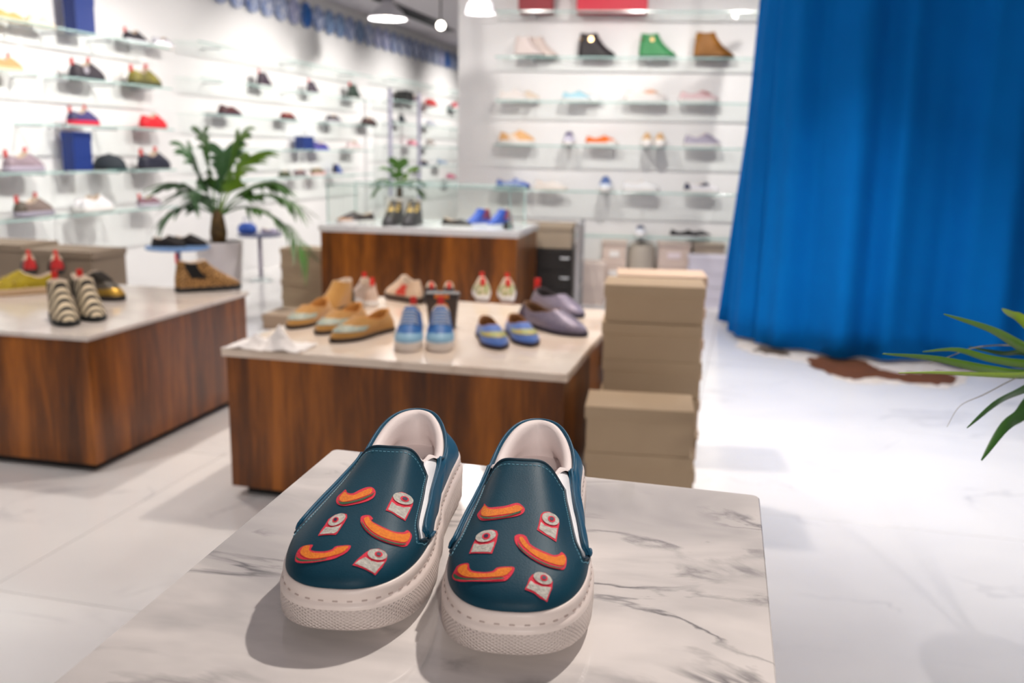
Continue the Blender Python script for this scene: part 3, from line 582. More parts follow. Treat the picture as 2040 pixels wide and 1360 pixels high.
def shoebox(label, loc, rz, w=.335, d=.2, h=.118, col=(160, 138, 112), group='beige shoe boxes', lidcol=None, sticker=None):
    """origin: front left bottom corner"""
    t = thing('shoe_box', label, 'box', loc, rz, group); m = M(col, .75, noise=(5, tuple(int(c * .95) for c in col), .3)); ml = M(lidcol, .75) if lidcol else m
    v, f = box_vf(.006, w - .006, .006, d - .006, 0, h - .004, .001); obj('box_base', v, f, m, t)
    v, f = box_vf(0, w, 0, d, h - .038, h, .0015); obj('lid', v, f, ml, t)
    if sticker: v, f = box_vf(w * .3, w * .7, -.001, .001, h * .2, h * .52); obj('size_sticker', v, f, M(sticker, .6), t)
    return t
def on_table(x, y, z): p = at_z(x, y, z); return (p.x, p.y, z)
def heading(x0, y0, x1, y1, z):
    """shoe heel pixel -> toe pixel on a plane: location of heel, rotation"""
    a = at_z(x0, y0, z); b = at_z(x1, y1, z); d = b - a
    return (b.x, b.y, z), math.atan2(d.y, d.x) - PI / 2, d.length

# ------------------------------------------------------------------ footwear on the middle table
GM = 'shoes on the middle walnut table'
def glitter(col, col2, key): return M(col, .35, .25, noise=(260, col2, .12), bump=(300, .6), key=key)
bead = M((128, 160, 160), .4, noise=(160, (196, 190, 160), .15), bump=(200, .9), key='bead'); TAN = (190, 140, 62)
tanm = M(TAN, .8, noise=(20, (176, 124, 56), .3), sheen=.3, key='tan')
def pl(lab, hx, hy, tx, ty, z, kind, **k):
    loc, rz, ln = heading(hx, hy, tx, ty, z); k.setdefault('group', GM); sc = k.setdefault('scale', 1.0); q = PRE[kind]['L'] * sc + .004
    loc = (loc[0] + math.sin(rz) * q, loc[1] - math.cos(rz) * q, z)      # toe tip stands on the surveyed point
    return shoe(lab, loc, rz, kind, **k)
pl('tan moccasin with turquoise beaded band, toe nearest the table corner at left', 686, 618, 576, 657, ZM, 'loafer', mat=tanm, sole=(60, 44, 30), lining=(190, 130, 60), band=(bead, .3, .62), group=GM, scale=1.14)
pl('tan moccasin with beaded band squeezed between two other moccasins', 762, 628, 632, 668, ZM, 'loafer', mat=tanm, sole=(60, 44, 30), lining=(190, 130, 60), band=(bead, .3, .62), group=GM, scale=1.14)
pl('frontmost tan moccasin with a silvery beaded band across the vamp', 782, 655, 660, 684, ZM, 'loafer', mat=tanm, sole=(60, 44, 30), lining=(190, 130, 60), band=(bead, .3, .62), group=GM, scale=1.18)
pl('tan suede ankle boot standing behind the beaded moccasins', 726, 602, 632, 628, ZM, 'chelsea', mat=tanm, sole=(60, 44, 30), scale=.9, heelcap=(70, 66, 60))
wt = M((228, 208, 196), .6, noise=(30, (206, 180, 160), .2), key='blush')
pl('blush white sneaker with two red tabs behind the moccasins', 772, 628, 710, 596, ZM, 'hitop', mat=wt, tabs=2, scale=.85)
pl('cream sneaker with coral side stripes beside the brown bag', 838, 606, 772, 592, ZM, 'hitop', col=(222, 196, 170), stripe=(214, 66, 48), sole=(70, 50, 40), scale=.85)
brn = M((58, 42, 34), .45, noise=(18, (74, 54, 42), .3), key='brn'); orange = M((226, 120, 20), .5, bump=(300, .5))
p = at_z(882, 650, ZM); t = thing('leather_bag', 'small brown leather bag with orange emblem behind the blue sneakers', 'bag', (p.x, p.y, ZM), YAW + .2)
def frustum(w0, w1, d0, d1, z0, z1): return [(-w0, -d0, z0), (w0, -d0, z0), (w0, d0, z0), (-w0, d0, z0), (-w1, -d1, z1), (w1, -d1, z1), (w1, d1, z1), (-w1, d1, z1)], [(3, 2, 1, 0), (4, 5, 6, 7), (0, 1, 5, 4), (1, 2, 6, 5), (2, 3, 7, 6), (3, 0, 4, 7)]
v, f = frustum(.05, .062, .03, .034, 0, .13); obj('body', v, f, brn, t)
v, f = frustum(.064, .064, .036, .036, .112, .134); obj('flap', v, f, M((48, 36, 30), .5), t)
v, f = box_vf(-.028, .028, -.039, -.034, .116, .13, .001); tag(obj('name_plate', v, f, orange, t), 'orange plate')
v, f = lathe([(.027, 0), (.026, .003), (.014, .004)], 24); o = obj('emblem', [(q[0], -.0325 - q[2], .078 + q[1]) for q in v], f, orange, t)
pl('black sneaker with red tab peeking over the brown bag, left one', 863, 622, 857, 594, ZM, 'hitop', mat=M((52, 48, 56), .6), sole=(60, 56, 60), tabs=1, scale=.66)
pl('black sneaker with red tab peeking over the brown bag, right one', 897, 622, 893, 594, ZM, 'hitop', mat=M((52, 48, 56), .6), sole=(60, 56, 60), tabs=1, scale=.66)
blu = M((34, 92, 170), .55, noise=(24, (60, 130, 200), .25), key='blu'); pale = (150, 196, 224)
for lab, hx, tx in (('blue colour-blocked sneaker facing the camera, beside the tan moccasin', 836, 810), ('blue colour-blocked sneaker facing the camera, beside the pointed blue loafers', 880, 876)):
    r = pl(lab, hx, 642, tx, 703, ZM, 'hitop', mat=blu, sole=(232, 222, 214), tabs=1, toecap=pale, laces=(210, 220, 235), scale=.98, heelcap=(190, 214, 236))
gold = M((208, 176, 104), .5, bump=(260, .9), noise=(120, (150, 180, 120), .12), key='goldband'); lb = M((48, 100, 178), .7, noise=(20, (84, 120, 200), .3), sheen=.3, key='lbl')
pl('pointed blue loafer with gold embroidered band, in front of its pair', 944, 646, 996, 698, ZM, 'loafer', scale=1.05, mat=lb, sole=(50, 40, 50), lining=(130, 84, 40), band=(gold, .42, .68))
pl('pointed blue loafer with gold embroidered band, half hidden behind its mate', 996, 642, 1060, 692, ZM, 'loafer', scale=1.05, mat=lb, sole=(50, 40, 50), lining=(130, 84, 40), band=(gold, .42, .68))
gl = glitter((150, 140, 156), (104, 98, 122), 'lilacglitter')
pl('lilac glitter loafer at the right table edge, front one of its pair', 1024, 640, 1168, 672, ZM, 'loafer', mat=gl, sole=(48, 40, 56), lining=(96, 62, 30), scale=1.3, heelcap=(70, 54, 74))
pl('lilac glitter loafer propped behind its mate near the table edge', 1052, 606, 1160, 634, ZM, 'loafer', mat=gl, sole=(40, 38, 60), lining=(40, 32, 36), scale=1.25, tabs=1)
gr = M((222, 206, 180), .6, noise=(40, (150, 170, 96), .08), key='grn')
pl('cream and green sneaker with red tabs at the table back, left of its pair', 964, 610, 958, 584, ZM, 'sneaker', mat=gr, tabs=2, scale=.86)
pl('cream and green sneaker with red tabs at the table back, beside the lilac loafers', 1014, 612, 1008, 586, ZM, 'sneaker', mat=gr, tabs=2, scale=.86)
def tissue(label, x, y, z):
    p = at_z(x, y, z); rnd = random.Random(4); V = []; F = []; n = 13
    for j in range(n):
        for i in range(n):
            u, q = i / (n - 1) * 2 - 1, j / (n - 1) * 2 - 1
            ridge = max(0, 1 - abs(u - .25 + .35 * q) * 3.2) * .085 * max(0, 1 - abs(q - .1) * .8) + max(0, 1 - abs(u + .3 - .2 * q) * 4) * .045 * max(0, 1 - abs(q + .2))
            V.append((u * .14 + rnd.uniform(-.004, .004), q * .085 + rnd.uniform(-.004, .004), .001 + ridge + rnd.uniform(0, .004)))
    for j in range(n - 1):
        for i in range(n - 1): a = j * n + i; F += [(a, a + 1, a + n + 1), (a, a + n + 1, a + n)]
    o = obj('tissue_paper', V, F, M((246, 242, 240), .85)); o.location = p; o.rotation_euler = (0, 0, -.25)
    md = o.modifiers.new('t', 'SOLIDIFY'); md.thickness = .0008; md.offset = 1
    return tag(o, label, 'paper')
tissue('crumpled white tissue paper on the left corner of the middle table', 540, 690, ZM)

# ------------------------------------------------------------------ footwear on the left table
GL = 'shoes on the left walnut table'
def zebra():
    m = bpy.data.materials.new('zebra'); m.use_nodes = True; nt = m.node_tree; b = nt.nodes['Principled BSDF']; L = nt.links.new; b.inputs['Roughness'].default_value = .7
    tc = N(nt, 'ShaderNodeTexCoord'); wv = N(nt, 'ShaderNodeTexWave', Scale=11., Distortion=3.5, Detail=1.5); wv.bands_direction = 'Y'; wv.inputs['Detail Scale'].default_value = .8; L(tc.outputs['Object'], wv.inputs['Vector'])
    r = ramp(nt, [(.40, (36, 30, 24)), (.56, (226, 208, 176))]); L(wv.outputs['Fac'], r.inputs[0]); L(r.outputs[0], b.inputs['Base Color']); return m
ZB = zebra()
pl('zebra-striped ankle boot nearest the table corner, left of its pair', 96, 612, 140, 652, ZL, 'boot', mat=ZB, sole=(14, 22, 24), tabs=1, gore=(18, 24, 28), group=GL, scale=1.02)
pl('zebra-striped ankle boot behind its mate, toe towards the walnut edge', 140, 606, 196, 642, ZL, 'boot', mat=ZB, sole=(14, 22, 24), tabs=1, gore=(18, 24, 28), group=GL, scale=1.0)
gb = M((200, 152, 90), .38, .3, noise=(140, (90, 62, 34), .08), bump=(200, .7), key='goldboot')
pl('gold speckled chelsea boot with black elastic at the far table corner', 356, 582, 482, 574, ZL, 'chelsea', mat=gb, sole=(16, 18, 20), gore=(12, 14, 16), tabs=1, group=GL, scale=1.08)
dk = M((56, 50, 42), .5, noise=(60, (86, 76, 60), .2), bump=(160, .6), key='dk')
pl('dark brown derby with a studded gold toe behind the zebra boots', 122, 582, 246, 600, ZL, 'derby', mat=dk, sole=(30, 26, 22), toecap=M((176, 140, 60), .3, .8, bump=(150, .8)), group=GL, scale=1.22, laces=(40, 34, 30))
yw = M((196, 172, 20), .55, noise=(20, (160, 140, 14), .3), key='yw'); st = M((216, 186, 120), .3, .9)
pl('mustard yellow studded sneaker with a cream sole at the picture edge', 100, 582, -20, 590, ZL, 'sneaker', mat=yw, sole=(206, 176, 140), studs=st, group=GL)
rb = M((52, 44, 40), .6, key='rb')
pl('dark sneaker with red tabs at the back of the left table, left of its pair', 64, 556, 58, 536, ZL, 'sneaker', mat=rb, sole=(40, 34, 32), tabs=2, heelcap=(196, 34, 34), group=GL, scale=.85)
pl('dark sneaker with red tabs at the back of the left table, right of its pair', 118, 556, 112, 536, ZL, 'sneaker', mat=rb, sole=(40, 34, 32), tabs=2, heelcap=(196, 34, 34), group=GL, scale=.85)

# ------------------------------------------------------------------ shoe boxes
def stack_at(x, ytop, Y, ang, n, w, d, h, labels, **k):
    p = at_y(x, ytop, Y); top = n * h
    for i in range(n):
        j = n - 1 - i
        jit = random.uniform(-.004, .004)
        shoebox(labels[i], (p.x + jit, p.y + jit, j * h), ang, w, d, h - .0005, **k)
    return p
BX = (190, 166, 136)
# rear stack: six boxes, front-left top edge at (1203,566); front stack of three at (1167,808)
Y1 = 3.12; p = at_y(1203, 566, Y1); h1 = p.z / 6
stack_at(1203, 566, Y1, math.radians(-8), 6, .34, .22, h1, ['topmost beige shoe box of the tall stack right of the middle table', 'second box down in the tall beige stack beside the table', 'third box down in the tall beige stack, with a finger hole', 'fourth box down in the tall beige stack, behind the short stack', 'fifth box down in the tall beige stack, behind the short stack', 'bottom box of the tall beige stack on the floor'], col=BX)
Y2 = 2.78; p2 = at_y(1167, 808, Y2); h2 = p2.z / 3
stack_at(1167, 808, Y2, math.radians(-8), 3, .335, .21, h2, ['top beige shoe box of the short stack in front of the tall stack', 'middle box of the short beige stack by the walnut table', 'bottom box of the short beige stack behind the marble table'], col=BX)
# a second pile just behind the tall stack
Y3 = 3.62; p3 = at_y(1230, 547, Y3)
for i in range(6):
    shoebox('%s blush box of the pile hidden behind the tall beige stack' % ('topmost', 'second', 'third', 'fourth', 'fifth', 'bottom')[i], (p3.x, p3.y, (5 - i) * p3.z / 6), math.radians(-6), .35, .22, p3.z / 6 - .0005, col=(206, 178, 154), group='boxes behind the tall stack')
# boxes by the counter's left side
Yb = 6.95; pb = at_y(556, 494, Yb); hb = pb.z / 4
stack_at(556, 494, Yb, math.radians(-10), 4, .34, .24, hb, ['topmost taupe box of the stack left of the walnut counter', 'second taupe box of the stack left of the walnut counter', 'third taupe box of the stack left of the walnut counter', 'bottom taupe box of the stack left of the walnut counter'], col=(196, 172, 144))
pb2 = at_z(522, 655, 0)
shoebox('single low beige box on the floor between the walnut table and counter', (pb2.x, pb2.y, 0), math.radians(-10), .42, .3, .1, col=(186, 162, 138))
# boxes far left, beyond the left table
pf = at_y(-70, 660, 5.3); zz = at_y(20, 484, pf.y).z
for i, (dx, hh, lab) in enumerate(((0, zz, 'tall grey-beige carton behind the yellow studded sneaker'), (.46, zz - .02, 'grey-beige carton next to the dark red-tabbed sneakers'))):
    shoebox(lab, (pf.x + dx * .97, pf.y - dx * .25, 0), math.radians(-14), .44, .3, hh, col=(150, 134, 116), group='cartons by the left wall')

# ------------------------------------------------------------------ wall shelves
GLS = glass('shelf_glass', (251, 254, 253), .03); EDG = M((176, 206, 202), .15, spec=.7, key='edge'); STEEL = M((190, 192, 196), .3, .9); GLC = glass('case_glass', (253, 255, 254), .045)
def shelf(label, wall, u0, u1, z, group, depth=.26, th=.012):
    t = thing('glass_shelf', label, 'shelf', wall.pt(u0, 0.003, 0), wall.ang, group); L = u1 - u0
    v, f = box_vf(0, L, -depth, 0, z - th, z); o = obj('glass_plate', v, f, GLS, t)
    v, f = box_vf(0, L, -depth - .003, -depth, z - th, z, .001); tag(obj('front_edge', v, f, EDG, t), 'pale green polished edge')
    for k in (.12, .5, .88):
        v, f = box_vf(L * k - .006, L * k + .006, -depth * .75, 0, z - th - .014, z - th, .001); obj('bracket', v, f, STEEL, t)
    return t
def levels(wall, refs, d):   # list of (x,y) pixels on the shelf front edges
    return [wall.pix(x, y, d)[1] for x, y in refs]
def wpos(wall, x, y, z, d=.13):
    u = wall.pix(x, y, d)[0]; p = wall.pt(u, d, z); return u, p
def wshoe(label, wall, x0, x1, y, z, kind, flip=False, front=False, group=None, d=.13, **k):
    """shoe in side view between pixel columns x0..x1 on the shelf at height z (toe towards x1)"""
    u0, _ = wpos(wall, x0, y, z, d); u1, _ = wpos(wall, x1, y, z, d); L0 = PRE[kind]['L']
    if front:
        sc = k.pop('scale', 1.0); uc = (u0 + u1) / 2; p = wall.pt(uc, d - .12 * sc, z)
        return shoe(label, p, wall.ang + PI, kind, scale=sc, n=24, group=group, **k)
    sc = k.pop('scale', None) or max(.7, min(1.25, abs(u1 - u0) / L0)); um = (u0 + u1) / 2
    if flip: p = wall.pt(um + L0 * sc / 2, d, z); rz = wall.ang + PI / 2
    else: p = wall.pt(um - L0 * sc / 2, d, z); rz = wall.ang - PI / 2
    return shoe(label, p, rz, kind, scale=sc, n=24, group=group, **k)
def block(name, label, cat, wall, x0, x1, y, z, h, th, col, group=None, d=.13, bag=False):
    u0, _ = wpos(wall, x0, y, z, d); u1, _ = wpos(wall, x1, y, z, d)
    t = thing(name, label, cat, wall.pt(u0, d, z), wall.ang, group); w_ = u1 - u0; m = M(col, .5)
    v, f = box_vf(0, w_, -th / 2, th / 2, 0, h, .003); obj('body', v, f, m, t)
    v, f = box_vf(-.003, w_ + .003, -th / 2 - .003, th / 2 + .003, h * .78, h + .003, .002) if not bag else tube([(w_ * .3, 0, h - .01), (w_ * .35, 0, h + .05), (w_ * .65, 0, h + .05), (w_ * .7, 0, h - .01)], .004, 6)
    obj('lid' if not bag else 'handle', v, f, m, t)
    return t
# --- right wall
GR = 'glass shelves on the right wall'; DR = .26
zR = levels(RW, [(1225, 21), (1225, 113), (1225, 202), (1225, 291), (1225, 382), (1225, 470)], DR)
uR0 = RW.pix(985, 200, DR)[0]; uR1 = RW.pix(1530, 200, DR)[0] + .3
for z, lab in zip(zR, ('top glass shelf holding red boxes on the right wall', 'glass shelf with four ankle boots on the right wall', 'glass shelf with pastel sneakers under the ankle boots', 'glass shelf with the orange sneaker on the right wall', 'glass shelf with the blue patterned slipper on the right wall', 'lowest glass shelf with black sandals on the right wall')):
    shelf(lab, RW, uR0, uR1, z, GR)
G = 'shoes on the right wall shelves'
block('box', 'dark red box on the top right-wall shelf', 'box', RW, 1035, 1103, 10, zR[0], .26, .2, (150, 12, 34), 'red boxes')
block('box', 'wide bright red box on the top right-wall shelf', 'box', RW, 1150, 1290, 10, zR[0], .26, .22, (214, 14, 54), 'red boxes')
z = zR[1]; gd = (206, 170, 120)
wshoe('white ankle boot with dark sole at the left end of the boot shelf', RW, 1024, 1085, 108, z, 'tallboot', col=(226, 212, 208), sole=(60, 70, 68), group=G, d=.18)
wshoe('white ankle boot with brown lining behind its mate', RW, 1050, 1112, 108, z, 'tallboot', col=(222, 206, 198), sole=(60, 70, 68), lining=(160, 130, 100), group=G, d=.07, scale=.95)
wshoe('black ankle boot with round gold badges', RW, 1152, 1226, 110, z, 'tallboot', col=(38, 32, 36), sole=(24, 22, 24), group=G, disc=[(.55, .72, .014, gd), (1.7, .8, .016, gd)], scale=1.08)
wshoe('green suede ankle boot with round gold badges', RW, 1272, 1348, 112, z, 'tallboot', col=(58, 140, 84), sole=(40, 90, 62), group=G, disc=[(.55, .72, .014, (150, 160, 100)), (1.7, .8, .016, gd)], scale=1.08)
wshoe('mustard brown ankle boot with a gold badge', RW, 1378, 1466, 114, z, 'tallboot', col=(150, 96, 24), sole=(70, 44, 16), group=G, disc=[(.6, .8, .016, (236, 180, 80))], scale=1.15)
z = zR[2]
wshoe('white sneaker with tan laces on the second right-wall row, front', RW, 994, 1050, 195, z, 'sneaker', col=(238, 230, 226), group=G, d=.18)
wshoe('white sneaker with tan trim behind its mate on the second row', RW, 1022, 1076, 195, z, 'sneaker', col=(230, 214, 196), group=G, d=.07)
wshoe('pale blue sneaker with white sole on the second row', RW, 1120, 1176, 196, z, 'sneaker', col=(170, 214, 228), group=G, d=.18)
wshoe('white sneaker beside the pale blue one on the second row', RW, 1146, 1200, 196, z, 'low', col=(232, 236, 238), group=G, d=.07)
wshoe('white sneaker with peach tongue on the second row', RW, 1242, 1330, 200, z, 'low', col=(240, 232, 228), group=G, band=(M((240, 190, 160), .6), .6, .9))
wshoe('white and pink sneaker at the right end of the second row', RW, 1352, 1432, 202, z, 'low', col=(226, 196, 200), laces=(190, 90, 90), group=G)
z = zR[3]
wshoe('peach and tan sneaker at the left end of the third row', RW, 994, 1066, 280, z, 'sneaker', col=(236, 184, 126), group=G, sole=(244, 238, 234), stripe=(248, 230, 214))
wshoe('white and violet sneaker facing out on the third row', RW, 1118, 1150, 284, z, 'sneaker', front=True, col=(206, 202, 222), heelcap=(90, 80, 120), group=G, laces=(90, 80, 130))
wshoe('bright orange sneaker with white sole on the third row', RW, 1166, 1232, 287, z, 'low', col=(238, 112, 12), group=G, toecap=(240, 226, 218))
wshoe('gold and white sneaker facing out, left of the pair on the third row', RW, 1274, 1302, 290, z, 'sneaker', front=True, col=(226, 184, 132), toecap=(246, 240, 234), group=G, heelcap=(110, 90, 80))
wshoe('gold and white sneaker facing out, right of the pair on the third row', RW, 1300, 1328, 290, z, 'sneaker', front=True, col=(226, 184, 132), toecap=(246, 240, 234), group=G, heelcap=(110, 90, 80))
wshoe('lilac grey sneaker at the right end of the third row', RW, 1362, 1436, 292, z, 'sneaker', col=(176, 170, 190), group=G, laces=(160, 150, 176))
z = zR[4]
bp_ = M((66, 96, 176), .6, noise=(40, (190, 200, 226), .06), key='bluepat')
wshoe('blue patterned slip-on at the left end of the fourth row', RW, 988, 1056, 370, z, 'low', mat=bp_, sole=(40, 50, 90), toecap=(50, 86, 190), group=G)
wshoe('white espadrille with tan trim on the fourth row', RW, 1064, 1130, 375, z, 'loafer', col=(240, 232, 226), lining=(220, 176, 130), sole=(232, 220, 208), group=G)
wshoe('pale blue and navy sneaker facing out on the fourth row', RW, 1188, 1224, 378, z, 'sneaker', front=True, col=(84, 112, 176), toecap=(224, 232, 246), group=G, scale=1.1)
wshoe('plain white low sneaker on the fourth row', RW, 1240, 1314, 382, z, 'low', col=(240, 240, 242), group=G)
wshoe('white sneaker with navy heel panel on the fourth row', RW, 1362, 1432, 384, z, 'low', col=(236, 234, 240), heelcap=(34, 44, 78), band=(M((34, 44, 78), .5), .7, .95), group=G)
z = zR[5]
wshoe('white sneaker facing out on the lowest right-wall row', RW, 1254, 1296, 465, z, 'low', front=True, col=(228, 230, 238), group=G, laces=(90, 100, 130))
wshoe('black sandal at the right end of the lowest row, front', RW, 1334, 1392, 465, z, 'loafer', col=(26, 24, 28), sole=(240, 238, 240), lining=(220, 216, 218), group=G, d=.18)
wshoe('black sandal at the right end of the lowest row, rear', RW, 1366, 1416, 465, z, 'loafer', col=(26, 24, 28), sole=(240, 238, 240), lining=(220, 216, 218), group=G, d=.055)
# boxes on the floor under the right-wall shelves
zb_ = zR[5] - .05
for lab, x0, x1, yt, col, Yo, stk in (('pale stack box under the shelves beside the steel rack', 1160, 1206, 524, (232, 214, 204), .50, None), ('blush box with white sticker standing under the lowest shelf', 1200, 1250, 474, (226, 206, 194), .2, (245, 240, 236)),
                                ('blush box right of the rounded grey box under the shelf', 1312, 1378, 474, (220, 200, 190), .2, (236, 222, 226)), ('taupe box at the right end under the lowest shelf', 1382, 1446, 478, (182, 166, 150), .2, None)):
    u0, zt = RW.pix(x0, yt, Yo); u1, _ = RW.pix(x1, yt, Yo); zt = min(zt, zb_); hN = max(1, round(zt / .15))
    for i in range(hN):
        sb = shoebox(lab if i == hN - 1 else '%s box down from the %s' % (('second', 'third', 'fourth', 'fifth', 'sixth')[hN - 2 - i], lab), RW.pt(u0, Yo, i * zt / hN), RW.ang, u1 - u0, .19 if Yo < .3 else .26, zt / hN - .0005, col=col, group='boxes under the right wall shelves', sticker=stk)
u0, zt = RW.pix(1374, 510, .48); u1, _ = RW.pix(1452, 510, .48)
for i in range(4): shoebox(['lilac white box topping the pile by the blue curtain', 'lilac white box in the pile by the blue curtain, second from top', 'lilac white box in the pile by the blue curtain, third from top', 'lilac white box at the bottom of the pile by the blue curtain'][i], RW.pt(u0, .48, (3 - i) * zt / 4), RW.ang, u1 - u0, .22, zt / 4 - .0005, col=(226, 222, 236), group='boxes under the right wall shelves')
u0, zt = RW.pix(1252, 472, .25); u1, _ = RW.pix(1310, 472, .25)
v, f = lathe([(.10, 0), (.115, .01), (.12, zb_ * .5), (.115, zb_ * .88), (.09, zb_ * .97), (.02, zb_)], 28); o = obj('waste_bin', v, f, M((176, 166, 154), .5), None, True); o.location = RW.pt((u0 + u1) / 2, .12, 0); tag(o, 'rounded grey-beige bin between blush boxes under the lowest shelf', 'bin')

# --- left wall, near bay
GLf = 'glass shelves on the left wall'; D1 = .26
z1 = levels(LW, [(160, 62), (125, 151), (125, 247), (125, 342), (125, 430)], D1)
ua = LW.pix(-120, 240, D1)[0]; ub = LW.pix(122, 240, D1)[0]; uc = LW.pix(128, 240, D1)[0]; ue = LW.pix(345, 240, D1)[0]
ordn = ('top', 'second', 'third', 'fourth', 'lowest')
for z, on in zip(z1, ordn):
    shelf('%s glass shelf at the picture edge of the left wall' % on, LW, ua, ub, z, GLf); shelf('%s glass shelf of the left wall before the palm' % on, LW, uc, ue, z, GLf)
G = 'goods on the near left wall shelves'
BL = (14, 48, 124)
block('box', 'royal blue upright box on the top left-wall shelf', 'box', LW, 140, 178, 50, z1[0], .26, .1, BL, 'blue boxes')
wshoe('black and white sneaker on the top left-wall shelf', LW, 248, 290, 80, z1[0], 'sneaker', col=(34, 30, 40), sole=(226, 224, 232), toecap=(40, 36, 48), tabs=1, group=G)
wshoe('silver white sneaker at the far end of the top shelf', LW, 304, 346, 90, z1[0], 'low', mat=M((226, 226, 236), .25, .5, key='silver'), group=G)
wshoe('pale gold sandal on the top shelf at the picture edge', LW, -10, 50, 20, z1[0], 'loafer', col=(206, 170, 104), sole=(244, 226, 200), group=G)
wshoe('cream gold sandal on the top shelf near the shelf end', LW, 52, 108, 34, z1[0], 'loafer', col=(246, 226, 196), sole=(246, 232, 210), group=G)
wshoe('tan sneaker with red tab cut by the picture edge', LW, -16, 42, 122, z1[1], 'sneaker', col=(206, 150, 100), tabs=2, sole=(230, 190, 150), group=G)
wshoe('dark grey sneaker with a white disc and red tabs', LW, 142, 204, 150, z1[1], 'sneaker', col=(52, 44, 54), sole=(46, 44, 54), tabs=2, disc=[(1.3, .5, .022, (210, 206, 216))], group=G)
wshoe('olive and yellow sneaker with red tongue tab', LW, 256, 320, 168, z1[1], 'sneaker', mat=M((150, 140, 40), .5, noise=(16, (90, 84, 40), .15), key='olive'), sole=(70, 70, 40), tabs=2, group=G)
wshoe('navy sneaker with a bright red sole', LW, 138, 194, 243, z1[2], 'sneaker', col=(60, 56, 116), sole=(222, 24, 60), tabs=2, heelcap=(44, 42, 90), group=G)
wshoe('all-red sneaker on the third left-wall shelf', LW, 282, 328, 252, z1[2], 'sneaker', col=(226, 26, 42), sole=(214, 22, 40), group=G)
wshoe('mauve grey sneaker with red tabs at the picture edge', LW, 10, 84, 336, z1[3], 'sneaker', col=(150, 132, 142), sole=(176, 166, 184), tabs=2, group=G)
block('box', 'royal blue upright box on the fourth left-wall shelf', 'box', LW, 138, 174, 335, z1[3], .265, .1, BL, 'blue boxes')
u, p = wpos(LW, 219, 335, z1[3]); t = thing('cap', 'dark green cap resting on the fourth left-wall shelf', 'cap', p, LW.ang, G)
v, f = lathe([(.115, .0), (.118, .03), (.1, .075), (.06, .105), (.012, .115)], 24); obj('crown', v, f, M((44, 52, 60), .8), t, True)
v, f = lathe([(.014, .112), (.012, .119), (.004, .121)], 10); obj('button', v, f, M((34, 42, 50), .8), t, True)
V = []; F = []
for i in range(13):
    a = -PI * .85 + PI * .7 * i / 12; V += [(.112 * math.cos(a), .112 * math.sin(a), .006), (.18 * math.cos(a) * .85, .175 * math.sin(a), .003)]
for i in range(12): F.append((2 * i, 2 * i + 1, 2 * i + 3, 2 * i + 2))
vi = obj('visor', V, F, M((96, 140, 136), .8), t); md = vi.modifiers.new('s', 'SOLIDIFY'); md.thickness = .003
wshoe('navy sneaker with red tabs on the fourth left-wall shelf', LW, 276, 338, 336, z1[3], 'sneaker', col=(28, 30, 52), sole=(30, 32, 52), tabs=2, group=G)
wshoe('taupe sneaker with red tabs on the lowest left-wall shelf', LW, 32, 104, 430, z1[4], 'sneaker', col=(126, 110, 104), sole=(160, 154, 170), tabs=2, heelcap=(84, 74, 62), group=G)
wshoe('white sneaker on the lowest left-wall shelf, front of its pair', LW, 164, 222, 424, z1[4], 'sneaker', col=(240, 238, 242), group=G, d=.18)
wshoe('white sneaker on the lowest left-wall shelf, rear of its pair', LW, 150, 204, 418, z1[4], 'sneaker', col=(238, 236, 240), group=G, d=.07)
wshoe('dusty mauve sneaker on the lowest left-wall shelf', LW, 276, 318, 404, z1[4], 'low', col=(140, 104, 116), sole=(200, 196, 210), tabs=1, group=G)
# --- left wall, middle bay
z2 = levels(LW, [(590, 121), (590, 180), (590, 239), (590, 298), (590, 353)], .24)
u0 = LW.pix(400, 230, .24)[0]; u1 = LW.pix(742, 230, .24)[0]
for z, on in zip(z2, ordn): shelf('%s glass shelf of the left wall behind the palm' % on, LW, u0, u1, z, GLf, .24)
G = 'goods on the middle left wall shelves'
def wsh(lab, x0, x1, y, z, kind, c, **k): return wshoe(lab, LW, x0, x1, y, z, kind, col=c, group=G, d=.12, **k)
z = z2[1]
wsh('dark plum high-top with red tab, leftmost on its shelf behind the palm', 515, 541, 165, z, 'boot', (62, 48, 62), tabs=1)
wsh('dark plum high-top with red tab, middle of its shelf behind the palm', 614, 634, 178, z, 'boot', (66, 54, 70), tabs=1)
wsh('dark green high-top with red tab near the end of its shelf', 696, 717, 195, z, 'boot', (40, 60, 50), tabs=1)
z = z2[2]
wsh('dark oxblood loafer at the left end of the third shelf behind the palm', 436, 480, 221, z, 'loafer', (74, 34, 40), sole=(70, 60, 84), lining=(140, 60, 60))
wsh('oxblood red low shoe in the middle of the third shelf behind the palm', 562, 586, 234, z, 'low', (120, 34, 30), sole=(60, 50, 60))
wsh('dark grey low shoe on the third shelf behind the palm', 653, 676, 240, z, 'low', (70, 66, 78), sole=(210, 206, 212))
wsh('dark brown shoe at the right end of the third shelf behind the palm', 722, 748, 254, z, 'low', (66, 36, 34), sole=(46, 32, 34))
z = z2[3]
block('handbag', 'small navy handbag on the fourth shelf behind the palm', 'bag', LW, 596, 617, 288, z, .14, .1, (30, 54, 120), G, .12, True)
wsh('navy and violet loafer beside the navy handbag', 624, 652, 292, z, 'loafer', (72, 66, 140), sole=(90, 90, 200))
wsh('white and rose sneaker at the right end of the fourth shelf', 690, 720, 300, z, 'low', (226, 206, 208))
z = z2[4]
wsh('dark green shoe on the lowest shelf beside a palm frond', 558, 578, 352, z, 'low', (60, 76, 50), sole=(90, 90, 70))
wsh('plum brown shoe on the lowest shelf behind the palm', 588, 608, 353, z, 'low', (104, 70, 80), sole=(150, 150, 150))
